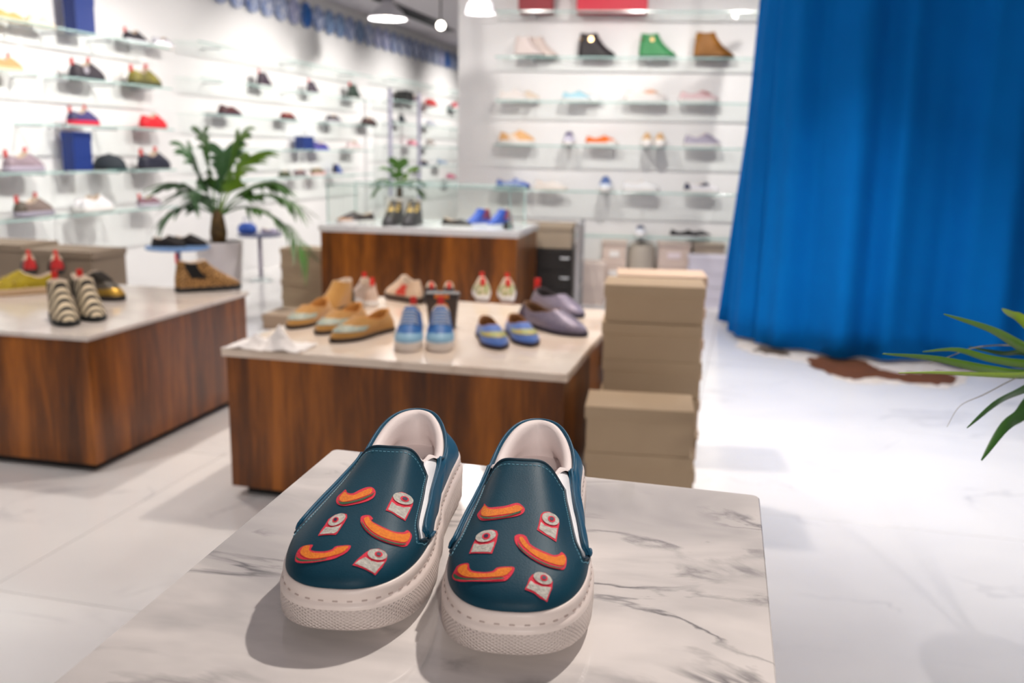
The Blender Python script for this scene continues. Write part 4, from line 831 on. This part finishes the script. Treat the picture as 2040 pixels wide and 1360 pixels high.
wsh('green and pink shoe on the lowest shelf behind the palm', 622, 644, 354, z, 'low', (110, 96, 60), toecap=(240, 160, 160), sole=(240, 200, 200))
wsh('blue and black high-top above the glass case corner', 658, 688, 355, z, 'boot', (64, 96, 176), heelcap=(30, 30, 60), scale=.8)
# --- left wall, far bay
z3 = levels(LW, [(830, 165), (830, 205), (830, 248), (830, 291), (830, 331), (830, 364)], .24)
u0 = LW.pix(772, 230, .24)[0]; u1 = LW.pix(912, 230, .24)[0] + .8
for z, on in zip(z3, ('top', 'second', 'third', 'fourth', 'fifth', 'lowest')): shelf('%s glass shelf in the far bay of the left wall' % on, LW, u0, u1, z, GLf, .24)
G = 'goods on the far left wall shelves'
for k, xx in enumerate((774, 832)):
    u = LW.pix(xx, 230, .27)[0]; v, f = box_vf(-.02, .02, -.02, .02, 0, z3[1] + .12); o = obj('shelf_post', v, f, M((176, 174, 196), .5)); o.location = LW.pt(u, .29, 0); o.rotation_euler = (0, 0, LW.ang)
    tag(o, ['slim grey shelf post at the start of the far bay', 'slim grey shelf post in the middle of the far bay'][k], 'post')
block('box', 'small black box on the second shelf of the far bay', 'box', LW, 798, 814, 194, z3[1], .14, .14, (40, 40, 40), G, .12)
wsh('dark plum shoe right of the small black box', 815, 834, 200, z3[1], 'low', (80, 60, 84))
wsh('small bright red shoe on the second shelf of the far bay', 850, 867, 207, z3[1], 'low', (226, 20, 30), sole=(226, 20, 30))
wsh('navy sneaker with red heel beside the white pillar', 902, 918, 222, z3[1], 'sneaker', (70, 76, 130), heelcap=(196, 60, 70))
wsh('black pointed shoe on the third shelf of the far bay', 795, 808, 241, z3[2], 'boot', (24, 36, 46), scale=.8)
wsh('pale grey flat shoe on the third shelf of the far bay', 848, 870, 250, z3[2], 'loafer', (196, 200, 216))
wsh('pink sneaker on the fourth shelf of the far bay', 814, 828, 290, z3[3], 'low', (240, 130, 160), sole=(250, 210, 220))
wsh('taupe sneaker on the fourth shelf of the far bay', 850, 864, 291, z3[3], 'low', (150, 140, 140))
wsh('black flat shoe on the fifth shelf of the far bay', 828, 856, 330, z3[4], 'loafer', (40, 36, 58), sole=(80, 76, 110))
wsh('blue grey flat shoe on the fifth shelf of the far bay', 872, 890, 326, z3[4], 'loafer', (150, 170, 196))
wsh('pink and plum flat shoe on the lowest shelf of the far bay', 890, 908, 364, z3[5], 'loafer', (200, 90, 130))

# --- row of blue plates under the ceiling of the left wall
PW = M((206, 212, 232), .3); PB = [M((54, 92, 168), .35, noise=(30, (196, 206, 230), .1), key='pl1'), M((0, 92, 176), .35), M((96, 132, 196), .35, noise=(24, (220, 224, 240), .12), key='pl2'), M((60, 92, 140), .35, noise=(36, (150, 176, 214), .15), key='pl3'), M((120, 130, 190), .35, noise=(30, (210, 212, 236), .15), key='pl4')]
zb0 = (LW.pix(905, 150, .05)[1] + LW.pix(600, 36, .05)[1] + LW.pix(740, 92, .05)[1]) / 3; ph = .27
ui = LW.pix(440, 0, .04)[0]; uf = LW.pix(912, 150, .04)[0] + .1; k = 0
v, f = lathe([(.02, 0), (.075, .004), (.085, .008), (.125, .016), (.135, .02), (.13, .022), (.085, .013), (.01, .009)], 24)
rim = lathe([(.086, .0125), (.128, .0235), (.134, .0215)], 24)
protoP = None
while ui < uf:
    col_ = PB[[0, 2, 0, 2, 2, 4, 1, 0, 3, 3, 0, 3, 2, 4, 4, 0, 2][k % 17]]
    t = thing('wall_plate', 'blue and white plate, number %s counting from the near end of the wall row' % ('one two three four five six seven eight nine ten eleven twelve thirteen fourteen fifteen sixteen seventeen eighteen nineteen twenty twenty-one twenty-two twenty-three twenty-four twenty-five twenty-six twenty-seven twenty-eight'.split()[k]), 'plate', LW.pt(ui, .012, zb0 + ph / 2), LW.ang, 'blue plates in a row on the left wall')
    d_ = obj('dish', v, f, col_, t, True); d_.rotation_euler = (PI / 2, 0, 0)
    r_ = obj('rim', *tube([(.130 * math.cos(2 * PI * i / 24), .130 * math.sin(2 * PI * i / 24), .021) for i in range(24)], .006, 5, True), PB[0], t, True); r_.rotation_euler = (PI / 2, 0, 0)
    ui += .285; k += 1

# ------------------------------------------------------------------ glass case on the counter and its contents
Mc = Matrix.Translation((pc.x, pc.y, 0)) @ Matrix.Rotation(yc, 4, 'Z')
cw_, cd_, ch_ = wC - .08, .55, .27
t = thing('glass_case', 'clear glass display case on the walnut counter', 'display case', Mc @ Vector((.01, .1, ZC)), yc)
for nm, b in (('front_pane', (0, cw_, 0, .006, 0, ch_)), ('back_pane', (0, cw_, cd_ - .006, cd_, 0, ch_)), ('end_pane', (0, .006, .006, cd_ - .006, 0, ch_)), ('end_pane', (cw_ - .006, cw_, .006, cd_ - .006, 0, ch_)), ('top_pane', (0, cw_, 0, cd_, ch_, ch_ + .006))):
    v, f = box_vf(*b); obj(nm, v, f, GLC, t)
for x, y in ((0, 0), (cw_ - .008, 0), (0, cd_ - .008), (cw_ - .008, cd_ - .008)):
    v, f = box_vf(x, x + .008, y - .001, y + .007, 0, ch_); obj('corner_edge', v, f, EDG, t)
v, f = join(box_vf(0, cw_, -.002, .004, ch_, ch_ + .008), box_vf(0, cw_, cd_ - .004, cd_ + .002, ch_, ch_ + .008)); obj('top_edge', v, f, EDG, t)
def cpt(x, y, d=.3): p = at_z(x, y, ZC + .0); return p
G = 'goods in the glass case'
pk = lambda fx, fy: Mc @ Vector((fx * wC, fy, ZC))
shoe('dark sneaker with tan trim at the left of the glass case', pk(.22, .24), yc + PI * .75, 'low', col=(52, 40, 40), toecap=(190, 150, 120), group=G, n=24)
shoe('charcoal boot with yellow flowers in the case centre, left of its pair', pk(.33, .36), yc + PI, 'boot', mat=M((60, 58, 60), .6, key='flower0'), sole=(50, 48, 50), band=(M((236, 196, 110), .6, noise=(30, (70, 62, 60), .08), key='flower'), .62, .93), group=G, n=24, scale=1.1)
shoe('charcoal boot with yellow flowers in the case centre, right of its pair', pk(.43, .36), yc + PI, 'boot', mat=M((60, 58, 60), .6, key='flower0'), sole=(50, 48, 50), band=(M((236, 196, 110), .6, noise=(30, (70, 62, 60), .08), key='flower'), .62, .93), group=G, n=24, scale=1.1)
shoe('blue high-top with red stripe in the glass case, left of its pair', pk(.79, .46), yc + PI * .8, 'boot', col=(60, 96, 196), heelcap=(150, 60, 80), gore=(190, 80, 90), sole=(236, 236, 244), group=G, n=24, scale=.8)
shoe('blue high-top with red stripe in the glass case, right of its pair', pk(.90, .46), yc + PI * .8, 'boot', col=(60, 96, 196), heelcap=(150, 60, 80), gore=(190, 80, 90), sole=(236, 236, 244), group=G, n=24, scale=.8)
def perfume(label, p, col):
    t = thing('small_jar', label, 'jar', p, yc, G); v, f = lathe([(.03, 0), (.034, .006), (.034, .03), (.026, .042), (.012, .046)], 18); obj('body', v, f, M(col, .3), t, True)
    v, f = lathe([(.013, .044), (.013, .056), (.006, .058)], 14); obj('cap', v, f, M((20, 20, 20), .3), t, True)
perfume('squat black jar at the right end of the glass case', pk(.93, .16), (24, 24, 28))
shoe('black flat shoe lying right of the flowered boots in the case', pk(.58, .24), yc - PI * .55, 'loafer', col=(34, 32, 36), group=G, n=24, scale=.85)

# --- steel rack with black cabinet right of the counter
Yk = 7.05; a0 = at_y(1016, 492, Yk); a1 = at_y(1142, 496, Yk - .07); ak = math.atan2(a1.y - a0.y, a1.x - a0.x); wk = (a1.xy - a0.xy).length; zk = a0.z
t = thing('black_cabinet', 'black drawer cabinet right of the walnut counter', 'cabinet', (a0.x, a0.y, 0), ak)
v, f = box_vf(0, wk, .012, .42, .03, zk, .003); obj('body', v, f, M((22, 20, 20), .35), t)
for i in range(3):
    hh = (zk - .05) / 3; v, f = box_vf(.012, wk - .012, -.004, .012, .04 + i * hh, .04 + (i + 1) * hh - .008, .002); d_ = obj('drawer', v, f, M((28, 26, 26), .3), t)
    v, f = tube([(wk - .09, -.004, .04 + (i + .6) * hh), (wk - .09, -.022, .04 + (i + .6) * hh), (wk - .03, -.022, .04 + (i + .6) * hh), (wk - .03, -.004, .04 + (i + .6) * hh)], .006, 6); obj('handle', v, f, STEEL, d_)
v, f = box_vf(.03, wk - .03, .03, .39, 0, .03); obj('plinth', v, f, DARK, t)
zt_ = at_y(1030, 446, Yk).z
shoebox('taupe box lying on top of the black cabinet', Vector((a0.x, a0.y, 0)) + Vector((math.cos(ak) * .05, math.sin(ak) * .05 + .01, zk)), ak, wk - .06, .36, zt_ - zk, col=(158, 142, 122))
t = thing('steel_rack', 'tall steel rack frame right of the black cabinet', 'rack', Vector((a0.x, a0.y, 0)) + Vector((math.cos(ak), math.sin(ak), 0)) * (wk + .02), ak)
for y in (0, .4): v, f = box_vf(0, .03, y, y + .03, 0, zt_ + .02); obj('post', v, f, STEEL, t)
for zq in (.2, .42, zt_): v, f = box_vf(.005, .025, .03, .4, zq - .02, zq); obj('rail', v, f, STEEL, t)

# ------------------------------------------------------------------ round side tables
def side_table(label, x, ytop, Y, r, topc, stem):
    p = at_y(x, ytop, Y); t = thing('side_table', label, 'table', (p.x, p.y, 0), 0, 'small round side tables')
    v, f = lathe([(r * .98, p.z - .018), (r, p.z - .014), (r, p.z - .004), (r * .985, p.z)], 36); obj('table_top', v, f, M(topc, .35), t, True)
    v, f = lathe([(.018, .02), (.018, p.z - .018)], 14); obj('stem', v, f, M(stem, .4, .4), t, True)
    v, f = lathe([(r * .55, 0), (r * .55, .008), (r * .4, .016), (.02, .03)], 30); obj('foot', v, f, M((206, 214, 214), .3, .3), t, True)
    return p
G = 'shoes on the round side tables'
p = side_table('small round table with pale blue top behind the left table', 354, 490, 6.0, .2, (126, 164, 216), (150, 150, 160))
shoe('black oxford on the pale blue side table, left one', (p.x - .15, p.y - .05, p.z), -PI / 2 + .1, 'derby', col=(30, 24, 24), sole=(24, 20, 20), group=G, scale=.75)
shoe('black oxford on the pale blue side table, right one', (p.x - .05, p.y + .06, p.z), -PI / 2 + .05, 'derby', col=(34, 28, 28), sole=(24, 20, 20), group=G, scale=.75)
p = side_table('small round table with dark top beyond the potted palm', 517, 466, 8.5, .2, (96, 100, 130), (150, 140, 160))
t = thing('handbag', 'small round blue handbag on the dark side table', 'bag', (p.x - .11, p.y, p.z))
v, f = lathe([(.05, 0), (.085, .012), (.09, .05), (.07, .085), (.03, .1)], 22, sy=.6); obj('body', v, f, M((52, 92, 184), .5), t, True)
v, f = tube([(-.04, 0, .09), (-.03, 0, .14), (.03, 0, .14), (.04, 0, .09)], .005, 6); obj('handle', v, f, M((44, 80, 160), .5), t, True)
shoe('lilac flat shoe beside the blue handbag on the dark table', (p.x + .0, p.y + .05, p.z), -PI / 2, 'loafer', col=(170, 160, 190), group=G, scale=.7)

# ------------------------------------------------------------------ palms
LEAF = M((84, 130, 44), .45, noise=(8, (54, 96, 40), .3), key='leaf'); LEAF2 = M((140, 180, 50), .45, noise=(8, (70, 116, 30), .3), key='leaf2'); LEAF3 = M((66, 102, 62), .5, key='leaf3')
def frond(parent, base, direction, length, droop, nleaf, ll, mat, seed):
    rnd = random.Random(seed); d = Vector(direction).normalized(); P_ = []
    n = 16
    for i in range(n + 1):
        s = i / n; P_.append(Vector(base) + d * length * s + Vector((0, 0, -droop * length * s ** 2.2)))
    V, F = tube(P_, lambda s: .008 * (1 - .8 * s), 5)
    hd = Vector((d.x, d.y, 0)); side = Vector((-d.y, d.x, 0)); side = side.normalized() if side.length > .05 else Vector((1, 0, 0))
    for i in range(nleaf):
        s = .28 + .72 * (i + 1) / nleaf; q = s * n; a = int(min(q, n - 1)); b = P_[a].lerp(P_[a + 1], q - a); tg = (P_[a + 1] - P_[a]).normalized()
        L = ll * math.sin(PI * min(1, .18 + .78 * (1 - abs(s - .55) * 1.2))) * rnd.uniform(.85, 1.1)
        for sg in (-1, 1):
            dd = (side * sg + tg * rnd.uniform(.5, .8) + Vector((0, 0, rnd.uniform(-.15, .25)))).normalized(); wv = tg * .016; k = len(V)
            for j in range(5):
                u = j / 4; c = b + dd * L * u + Vector((0, 0, -.35 * L * u * u)); wd = math.sin(PI * min(.97, .12 + u * .86)); V += [c - wv * wd, c + wv * wd]
            for j in range(4): F.append((k + 2 * j, k + 2 * j + 1, k + 2 * j + 3, k + 2 * j + 2))
    return obj('frond', V, F, mat, parent, False)
def palm(label, loc, pot_r, pot_h, potcol, fr, s, seed):
    t = thing('potted_palm', label, 'plant', loc)
    v, f = lathe([(pot_r * .72, 0), (pot_r * .76, .01), (pot_r, pot_h - .01), (pot_r, pot_h), (pot_r * .9, pot_h), (pot_r * .88, pot_h - .03)], 32); obj('pot', v, f, M(potcol, .4), t, True)
    v, f = lathe([(pot_r * .87, pot_h - .05), (pot_r * .87, pot_h - .02), (.02, pot_h - .005)], 24); obj('soil', v, f, M((60, 42, 26), .9), t)
    v, f = lathe([(.05 * s, pot_h - .02), (.06 * s, pot_h + .06 * s), (.045 * s, pot_h + .16 * s), (.03 * s, pot_h + .22 * s)], 14); obj('trunk', v, f, M((110, 84, 44), .8, noise=(30, (70, 54, 30), .2)), t, True)
    for i, (dx, dy, dz, ln, dr, mi) in enumerate(fr):
        frond(t, (dx * .02, dy * .02, pot_h + .18 * s), (dx, dy, dz), ln * s, dr, 22, .26 * s, (LEAF, LEAF2, LEAF3)[mi], seed + i)
    return t
pp = at_y(436, 480, 6.62)
palm('potted palm in a tall white pot behind the left table', (pp.x, pp.y, 0), .165, pp.z, (228, 222, 224),
     [(-.7, .1, 1.0, .5, .38, 2), (-.45, .0, 1.3, .55, .12, 2), (-.15, -.1, 1.5, .62, .08, 0), (.1, .2, 1.4, .5, .1, 2), (.35, .0, 1.3, .66, .12, 1), (.6, -.3, 1.2, .62, .2, 1), (.9, .0, .8, .72, .55, 0), (1, -.2, .55, .74, .8, 0), (-.7, -.3, .6, .4, .6, 2), (-.5, .5, .7, .42, .5, 2), (.6, .5, .9, .6, .4, 0), (-.25, -.4, .8, .45, .5, 2), (.75, .2, 1.0, .6, .4, 0)], 1.0, 50)
p2_ = at_y(796, 392, 10.2)
palm('smaller palm far behind the glass case', (p2_.x, p2_.y, 0), .17, p2_.z, (236, 232, 230),
     [(-.8, .1, .8, .5, .5, 0), (.8, 0, .8, .5, .5, 0), (0, -.3, 1.3, .55, .15, 0), (.4, .2, 1.1, .5, .3, 1), (-.4, .2, 1.1, .5, .3, 0), (.9, -.2, .4, .45, .6, 0), (-.9, -.2, .5, .45, .6, 0), (.2, -.6, .7, .45, .5, 1)], .6, 80)
# palm at the right, its leaflets reaching into view
t = thing('potted_palm', 'large green palm reaching in from the right side', 'plant', (1.12, 1.28, 0))
v, f = lathe([(.12, 0), (.13, .01), (.16, .33), (.16, .34), (.145, .34), (.14, .31)], 32); obj('pot', v, f, M((232, 230, 228), .4), t, True)
v, f = lathe([(.139, .29), (.139, .315), (.02, .32)], 24); obj('soil', v, f, M((60, 42, 26), .9), t)
root = Vector((1.12, 1.28, 0))
stems = []
_s0 = at_y(2125, 722, 1.2) - root; _s1 = at_y(2112, 738, 1.18) - root
for k, (tx, ty, tz) in enumerate((tuple(_s0), tuple(_s1), (.1, .1, 1.2), (.2, -.1, 1.0))):
    P_ = [Vector((tx * s ** 1.8, ty * s ** 1.8, .3 + (tz - .3) * s)) for s in [i / 12 for i in range(13)]]; v, f = tube(P_, lambda s: .009 * (1 - .6 * s), 6); obj('stem', v, f, M((96, 120, 40), .5), t, True); stems.append(P_[-1])
TIP = M((120, 74, 40), .7)
def leaflet(pix, Y0, Y1, wid, mat, base, ref=(0, .85, .5)):
    """blade from the stem (base, local) to its tip through points of the view at growing distance"""
    n = len(pix); P_ = [at_y(x, y, Y0 + (Y1 - Y0) * i / (n - 1)) - root for i, (x, y) in enumerate(pix)]; P_ = [Vector(base)] + P_
    # resample
    Q = []
    for i in range(len(P_) - 1):
        a = P_[max(0, i - 1)]; b = P_[i]; c = P_[i + 1]; d = P_[min(len(P_) - 1, i + 2)]
        for s in range(6):
            u = s / 6; Q.append(.5 * ((2 * b) + (c - a) * u + (2 * a - 5 * b + 4 * c - d) * u * u + (3 * b - a - 3 * c + d) * u ** 3))
    Q.append(P_[-1]); V = []; F = []; m = len(Q)
    for i, q in enumerate(Q):
        tg = (Q[min(i + 1, m - 1)] - Q[max(i - 1, 0)]).normalized(); sd = tg.cross(Vector(ref)).normalized(); s = i / (m - 1)
        wd = wid * min(1, (s + .15) * 3) * max(.02, (1 - s)) ** .7; up = tg.cross(sd)
        V += [q - sd * wd + up * wd * .25, q, q + sd * wd + up * wd * .25]
    for i in range(m - 1):
        for k in (0, 1): F.append((3 * i + k, 3 * i + k + 1, 3 * i + k + 4, 3 * i + k + 3))
    o = obj('leaflet', V, F, mat, t, True); md = o.modifiers.new('s', 'SOLIDIFY'); md.thickness = .0006
    return o
FL1 = M((116, 164, 30), .4, noise=(6, (76, 124, 30), .3), key='fl1'); FL2 = M((56, 104, 36), .4, key='fl2'); FL3 = M((168, 204, 60), .45, key='fl3'); DRY = M((176, 168, 150), .7, key='dry')
b0, b1 = stems[0], stems[1]
leaflet([(2040, 690), (1975, 655), (1880, 625)], 1.16, 1.05, .010, FL1, b0)
leaflet([(2040, 742), (1960, 732), (1860, 712), (1758, 704)], 1.15, 1.0, .011, FL1, b0)
leaflet([(2040, 722), (1970, 712), (1905, 695), (1838, 700)], 1.18, 1.1, .009, FL1, b0)
leaflet([(2040, 744), (1950, 744), (1870, 741), (1790, 742)], 1.12, .98, .006, FL3, b0)
leaflet([(2040, 690), (1950, 690), (1890, 710), (1850, 724)], 1.2, 1.15, .0016, DRY, b0)
leaflet([(2040, 638), (2010, 622), (1996, 614)], 1.2, 1.15, .009, FL3, b0)
leaflet([(2040, 772), (1985, 800), (1926, 852)], 1.12, 1.0, .009, FL2, b1, (.5, .85, .1))
leaflet([(2040, 815), (2000, 850), (1955, 917)], 1.1, 1.0, .013, FL2, b1, (.5, .85, 0))
leaflet([(2040, 746), (1960, 785), (1912, 808), (1886, 850)], 1.14, 1.05, .0014, DRY, b1)
for st_ in stems[2:]:
    for i in range(9):
        an = 2 * PI * i / 9 + st_.x * 7; dv = Vector((math.cos(an), math.sin(an), .35)); V = []; F = []
        for j in range(9):
            u = j / 8; c_ = st_ + dv * .26 * u + Vector((0, 0, -.2 * u * u)); sd = Vector((-dv.y, dv.x, 0)).normalized() * .013 * math.sin(PI * min(.98, .1 + u * .88)); V += [c_ - sd + Vector((0, 0, .003)), c_, c_ + sd + Vector((0, 0, .003))]
        for j in range(8):
            for k in (0, 1): F.append((3 * j + k, 3 * j + k + 1, 3 * j + k + 4, 3 * j + k + 3))
        o = obj('leaflet', V, F, FL1 if i % 2 else FL2, t, True); md = o.modifiers.new('s', 'SOLIDIFY'); md.thickness = .0006
leaflet([(2045, 700), (1995, 702), (1930, 690)], 1.22, 1.2, .008, FL2, b0)

# ------------------------------------------------------------------ blue curtain, rail and hide rug
CURT = M((0, 112, 194), .9, spec=.1, noise=(3, (0, 104, 184), .3), bump=(300, .1), key='curtain')
hem = [(1450, 636), (1464, 662), (1500, 680), (1552, 692), (1650, 706), (1750, 714), (1850, 722), (1950, 730), (2060, 738), (2200, 748)]
HP = [at_z(x, y, .03) for x, y in hem]; HP = [Vector((p.x, p.y, 0)) for p in HP]
Q = []
for i in range(len(HP) - 1):
    a = HP[max(0, i - 1)]; b = HP[i]; c = HP[i + 1]; d = HP[min(len(HP) - 1, i + 2)]
    for s in range(24):
        u = s / 24; Q.append(.5 * ((2 * b) + (c - a) * u + (2 * a - 5 * b + 4 * c - d) * u * u + (3 * b - a - 3 * c + d) * u ** 3))
Q.append(HP[-1]); n = len(Q); arc = [0]
for i in range(n - 1): arc.append(arc[-1] + (Q[i + 1] - Q[i]).length)
V = []; F = []; nz = 14; ZC_TOP = 2.36
for j in range(nz + 1):
    s = j / nz; z = .03 + (ZC_TOP - .03) * s
    for i in range(n):
        tg = (Q[min(i + 1, n - 1)] - Q[max(i - 1, 0)]).normalized(); nn = Vector((tg.y, -tg.x, 0)); a = arc[i]
        amp = .05 * math.sin(a * 15 + 1.3 * math.sin(a * 4.3) + .5 * s) + .04 * math.sin(a * 8.3 + 2 + .4 * s) + .016 * math.sin(a * 31 + 1)
        amp += -.045 * math.exp(-((a - .78) / .035) ** 2)
        p = Q[i] + nn * amp * (1 - .35 * s) + Vector((.2 * s * math.exp(-a / .4), 0, 0)); V.append(Vector((p.x, p.y, z)))
for j in range(nz):
    for i in range(n - 1): q = j * n + i; F.append((q, q + 1, q + n + 1, q + n))
t = thing('curtain', 'tall royal blue fitting-room curtain hanging on the right', 'curtain', (HP[3].x, HP[3].y, 0)); off = Vector((HP[3].x, HP[3].y, 0))
o = obj('curtain_cloth', [p - off for p in V], F, CURT, t, True); md = o.modifiers.new('s', 'SOLIDIFY'); md.thickness = .004
rail = [Q[i] + Vector((.2 * math.exp(-arc[i] / .4), 0, ZC_TOP + .012)) - off for i in range(0, n, 6)]
v, f = tube(rail, .014, 8); obj('rail', v, f, STEEL, t, True)
for i in (2, len(rail) // 2, len(rail) - 2): v, f = tube([rail[i], rail[i] + Vector((0, 0, CEIL - ZC_TOP - .012))], .008, 8); obj('rail_hanger', v, f, STEEL, t)
hide = M((236, 228, 220), .9, noise=(14, (214, 200, 184), .25), key='hide'); brown = M((118, 66, 30), .9, noise=(10, (92, 50, 24), .3), bump=(200, .5), key='hidebrown')
def flat(pts, z, mat, name, parent, th=.004, seed=1):
    P_ = [at_z(x, y, 0) for x, y in pts]; P_ = catmull([(p.x, p.y, 0) for p in P_], 6); rnd = random.Random(seed)
    P_ = [p + Vector((rnd.uniform(-.02, .02), rnd.uniform(-.028, .028), 0)) for p in P_]; m = len(P_)
    V = [(p.x, p.y, z) for p in P_] + [(p.x, p.y, z + th) for p in P_]; F = [tuple(range(m, 2 * m))] + [(i, (i + 1) % m, m + (i + 1) % m, m + i) for i in range(m)]
    return obj(name, V, F, mat, parent)
t = thing('hide_rug', 'brown and white cowhide rug poking out under the blue curtain', 'rug', (0, 0, 0))
flat([(1470, 690), (1520, 708), (1580, 716), (1630, 728), (1660, 752), (1720, 764), (1800, 764), (1850, 772), (1905, 768), (1930, 750), (1960, 700), (1900, 660), (1700, 645), (1560, 650), (1490, 665)], 0.0005, hide, 'hide_base', t)
tag(flat([(1610, 716), (1640, 742), (1700, 756), (1760, 755), (1830, 767), (1890, 766), (1905, 752), (1860, 742), (1800, 746), (1750, 736), (1720, 720), (1660, 712)], .0046, brown, 'hide_patch', t, .002, 3), 'brown patch')
tag(flat([(1500, 698), (1530, 706), (1570, 710), (1560, 700), (1520, 693)], .0046, M((96, 80, 66), .9), 'hide_patch', t, .002, 4), 'grey brown patch')

# ------------------------------------------------------------------ ceiling fittings
LAMP = M((255, 246, 232), .5, emit=14.); ALU = M((120, 120, 126), .35, .7); WG = M((176, 176, 182), .3)
def pendant(label, x, y, Y, r, power):
    p = at_y(x, y, Y); t = thing('pendant_lamp', label, 'lamp', (p.x, p.y, p.z), 0, 'pendant lamps')
    v, f = lathe([(r, 0), (r * .98, .01), (r * .8, .06), (r * .45, .11), (.05, .14), (.04, .2), (.035, .2)], 30); F2 = f[:-2]; o = obj('shade', v, F2, WG, t, True); md = o.modifiers.new('s', 'SOLIDIFY'); md.thickness = .003
    v, f = lathe([(.035, .11), (.05, .06), (.055, .04), (.04, .015), (.01, .0)], 18); obj('bulb', v, f, LAMP, t, True)
    v, f = lathe([(.05, .14), (.055, .16), (.055, .24), (.03, .26)], 18); obj('housing', v, f, ALU, t, True)
    v, f = tube([(0, 0, .25), (0, 0, CEIL - p.z)], .006, 6); obj('cable', v, f, DARK, t)
    l = bpy.data.lights.new('pendant_light', 'POINT'); l.energy = power; l.shadow_soft_size = .04; l.color = (1, .94, .86); lo = bpy.data.objects.new('pendant_light', l); COL.objects.link(lo); lo.location = (p.x, p.y, p.z - .03)
    return t
pendant('white glass pendant lamp under the dark ceiling', 772, 38, 8.6, .17, 30)
pendant('pendant lamp in front of the white right wall', 957, 27, 6.6, .105, 4)
def track_spot(label, p, aim, power, size=55, blend=.7, rad=.04, color=(1, .95, .89), lamp=True):
    p = Vector(p); aim = Vector(aim); d = (aim - p).normalized(); t = thing('track_spot', label, 'lamp', (p.x, p.y, CEIL), 0, 'ceiling spotlights'); o = p - Vector((p.x, p.y, CEIL))
    R_ = d.to_track_quat('Z', 'Y').to_matrix().to_4x4(); T = Matrix.Translation(o) @ R_
    v, f = lathe([(.035, -.1), (.045, -.09), (.05, .04), (.046, .045), (.044, .03)], 18); obj('head', [T @ Vector(q) for q in v], f[:-2], M((50, 50, 54), .4), t, True)
    v, f = lathe([(.043, .026), (.043, .03)], 18); obj('lens', [T @ Vector(q) for q in v], f, LAMP, t)
    v, f = tube([(0, 0, 0), tuple(o - d * .05)], .009, 6); obj('arm', v, f, M((50, 50, 54), .4), t)
    spot('spot_light', p + d * .06, aim, power, size, blend, rad, color)
ps = at_y(878, 50, 10.5)
track_spot('bright spotlight below the dark ceiling, shining at the camera', (ps.x, ps.y, ps.z), (0, 4, .6), 60, 60)
vs_ = [at_z(x, y, CEIL) for x, y in ((812, 20), (832, 28), (852, 42))]
for i, p in enumerate(vs_):
    t = thing('ceiling_vent', ['leftmost black ceiling vent slot', 'middle black ceiling vent slot', 'rightmost black ceiling vent slot'][i], 'vent', (p.x, p.y, CEIL), -.25, 'ceiling vents')
    v, f = box_vf(-.05, .05, -.9, .9, -.02, -.0, .002); obj('slot', v, f, M((16, 16, 16), .9), t)
    v, f = join(box_vf(-.065, -.05, -.92, .92, -.025, 0), box_vf(.05, .065, -.92, .92, -.025, 0)); obj('frame', v, f, ALU, t)
# wall washers
def wash(label, wall, u, z, power, out=2.2, size=85):
    p = wall.pt(u, out, CEIL - .16); track_spot(label, p, wall.pt(u + .1, 0, z), power, size, .9, .03)
for i, u in enumerate((.5, 1.5, 2.5)): wash(['spotlight aimed at the left end of the right wall', 'spotlight aimed at the middle of the right wall', 'spotlight aimed at the right end of the right wall'][i], RW, u, 1.1, (72, 108, 108)[i])
for i, u in enumerate((-1.6, -.3, .9, 2.6, 4.2, 6.0, 8.2)): wash(['spotlight %s along the left wall' % s for s in ('first', 'second', 'third', 'fourth', 'fifth', 'sixth', 'farthest')][i], LW, u, 1.2, [170, 170, 80, 170, 180, 200, 240][i], 1.9)
# down-lights over the floor and tables
for i, (x, y, pw, cl) in enumerate(((-.1, 3.9, 130, (1, .88, .76)), (-1.9, 4.2, 100, (1, .9, .8)), (-.4, 6.3, 200, (1, .96, .92)), (1.7, 3.7, 115, (.98, .98, 1)), (2.6, 2.2, 135, (.98, .98, 1)), (1.4, 4.5, 135, (.98, .98, 1)), (-2.4, 2.3, 80, (1, .95, .9)), (-2.0, .2, 60, (1, .95, .9)))):
    track_spot(['spotlight over the middle table', 'spotlight over the left table', 'added fill spotlight over the counter', 'spotlight over the open floor', 'spotlight over the palm', 'spotlight before the curtain', 'spotlight at the near left', 'spotlight beside the photographer'][i], (x, y, CEIL - .16), (x, y + .05, 0), pw, 100, .9, .06, cl)  # counter spot is added to brighten its marble top
track_spot('added fill spotlight far behind the photographer aimed at the front shoes', (.6, -4.0, CEIL - .16), (0, 1.2, .75), 430, 44, .7, .06, (1, .93, .87))  # unseen fill lamp, added to brighten the fronts of soles, tables and boxes
track_spot('spotlight over the counter tilted towards the middle table', (-.24, 5.6, CEIL - .16), (-.18, 2.6, .3), 35, 60, .8, .05, (1, .95, .9))
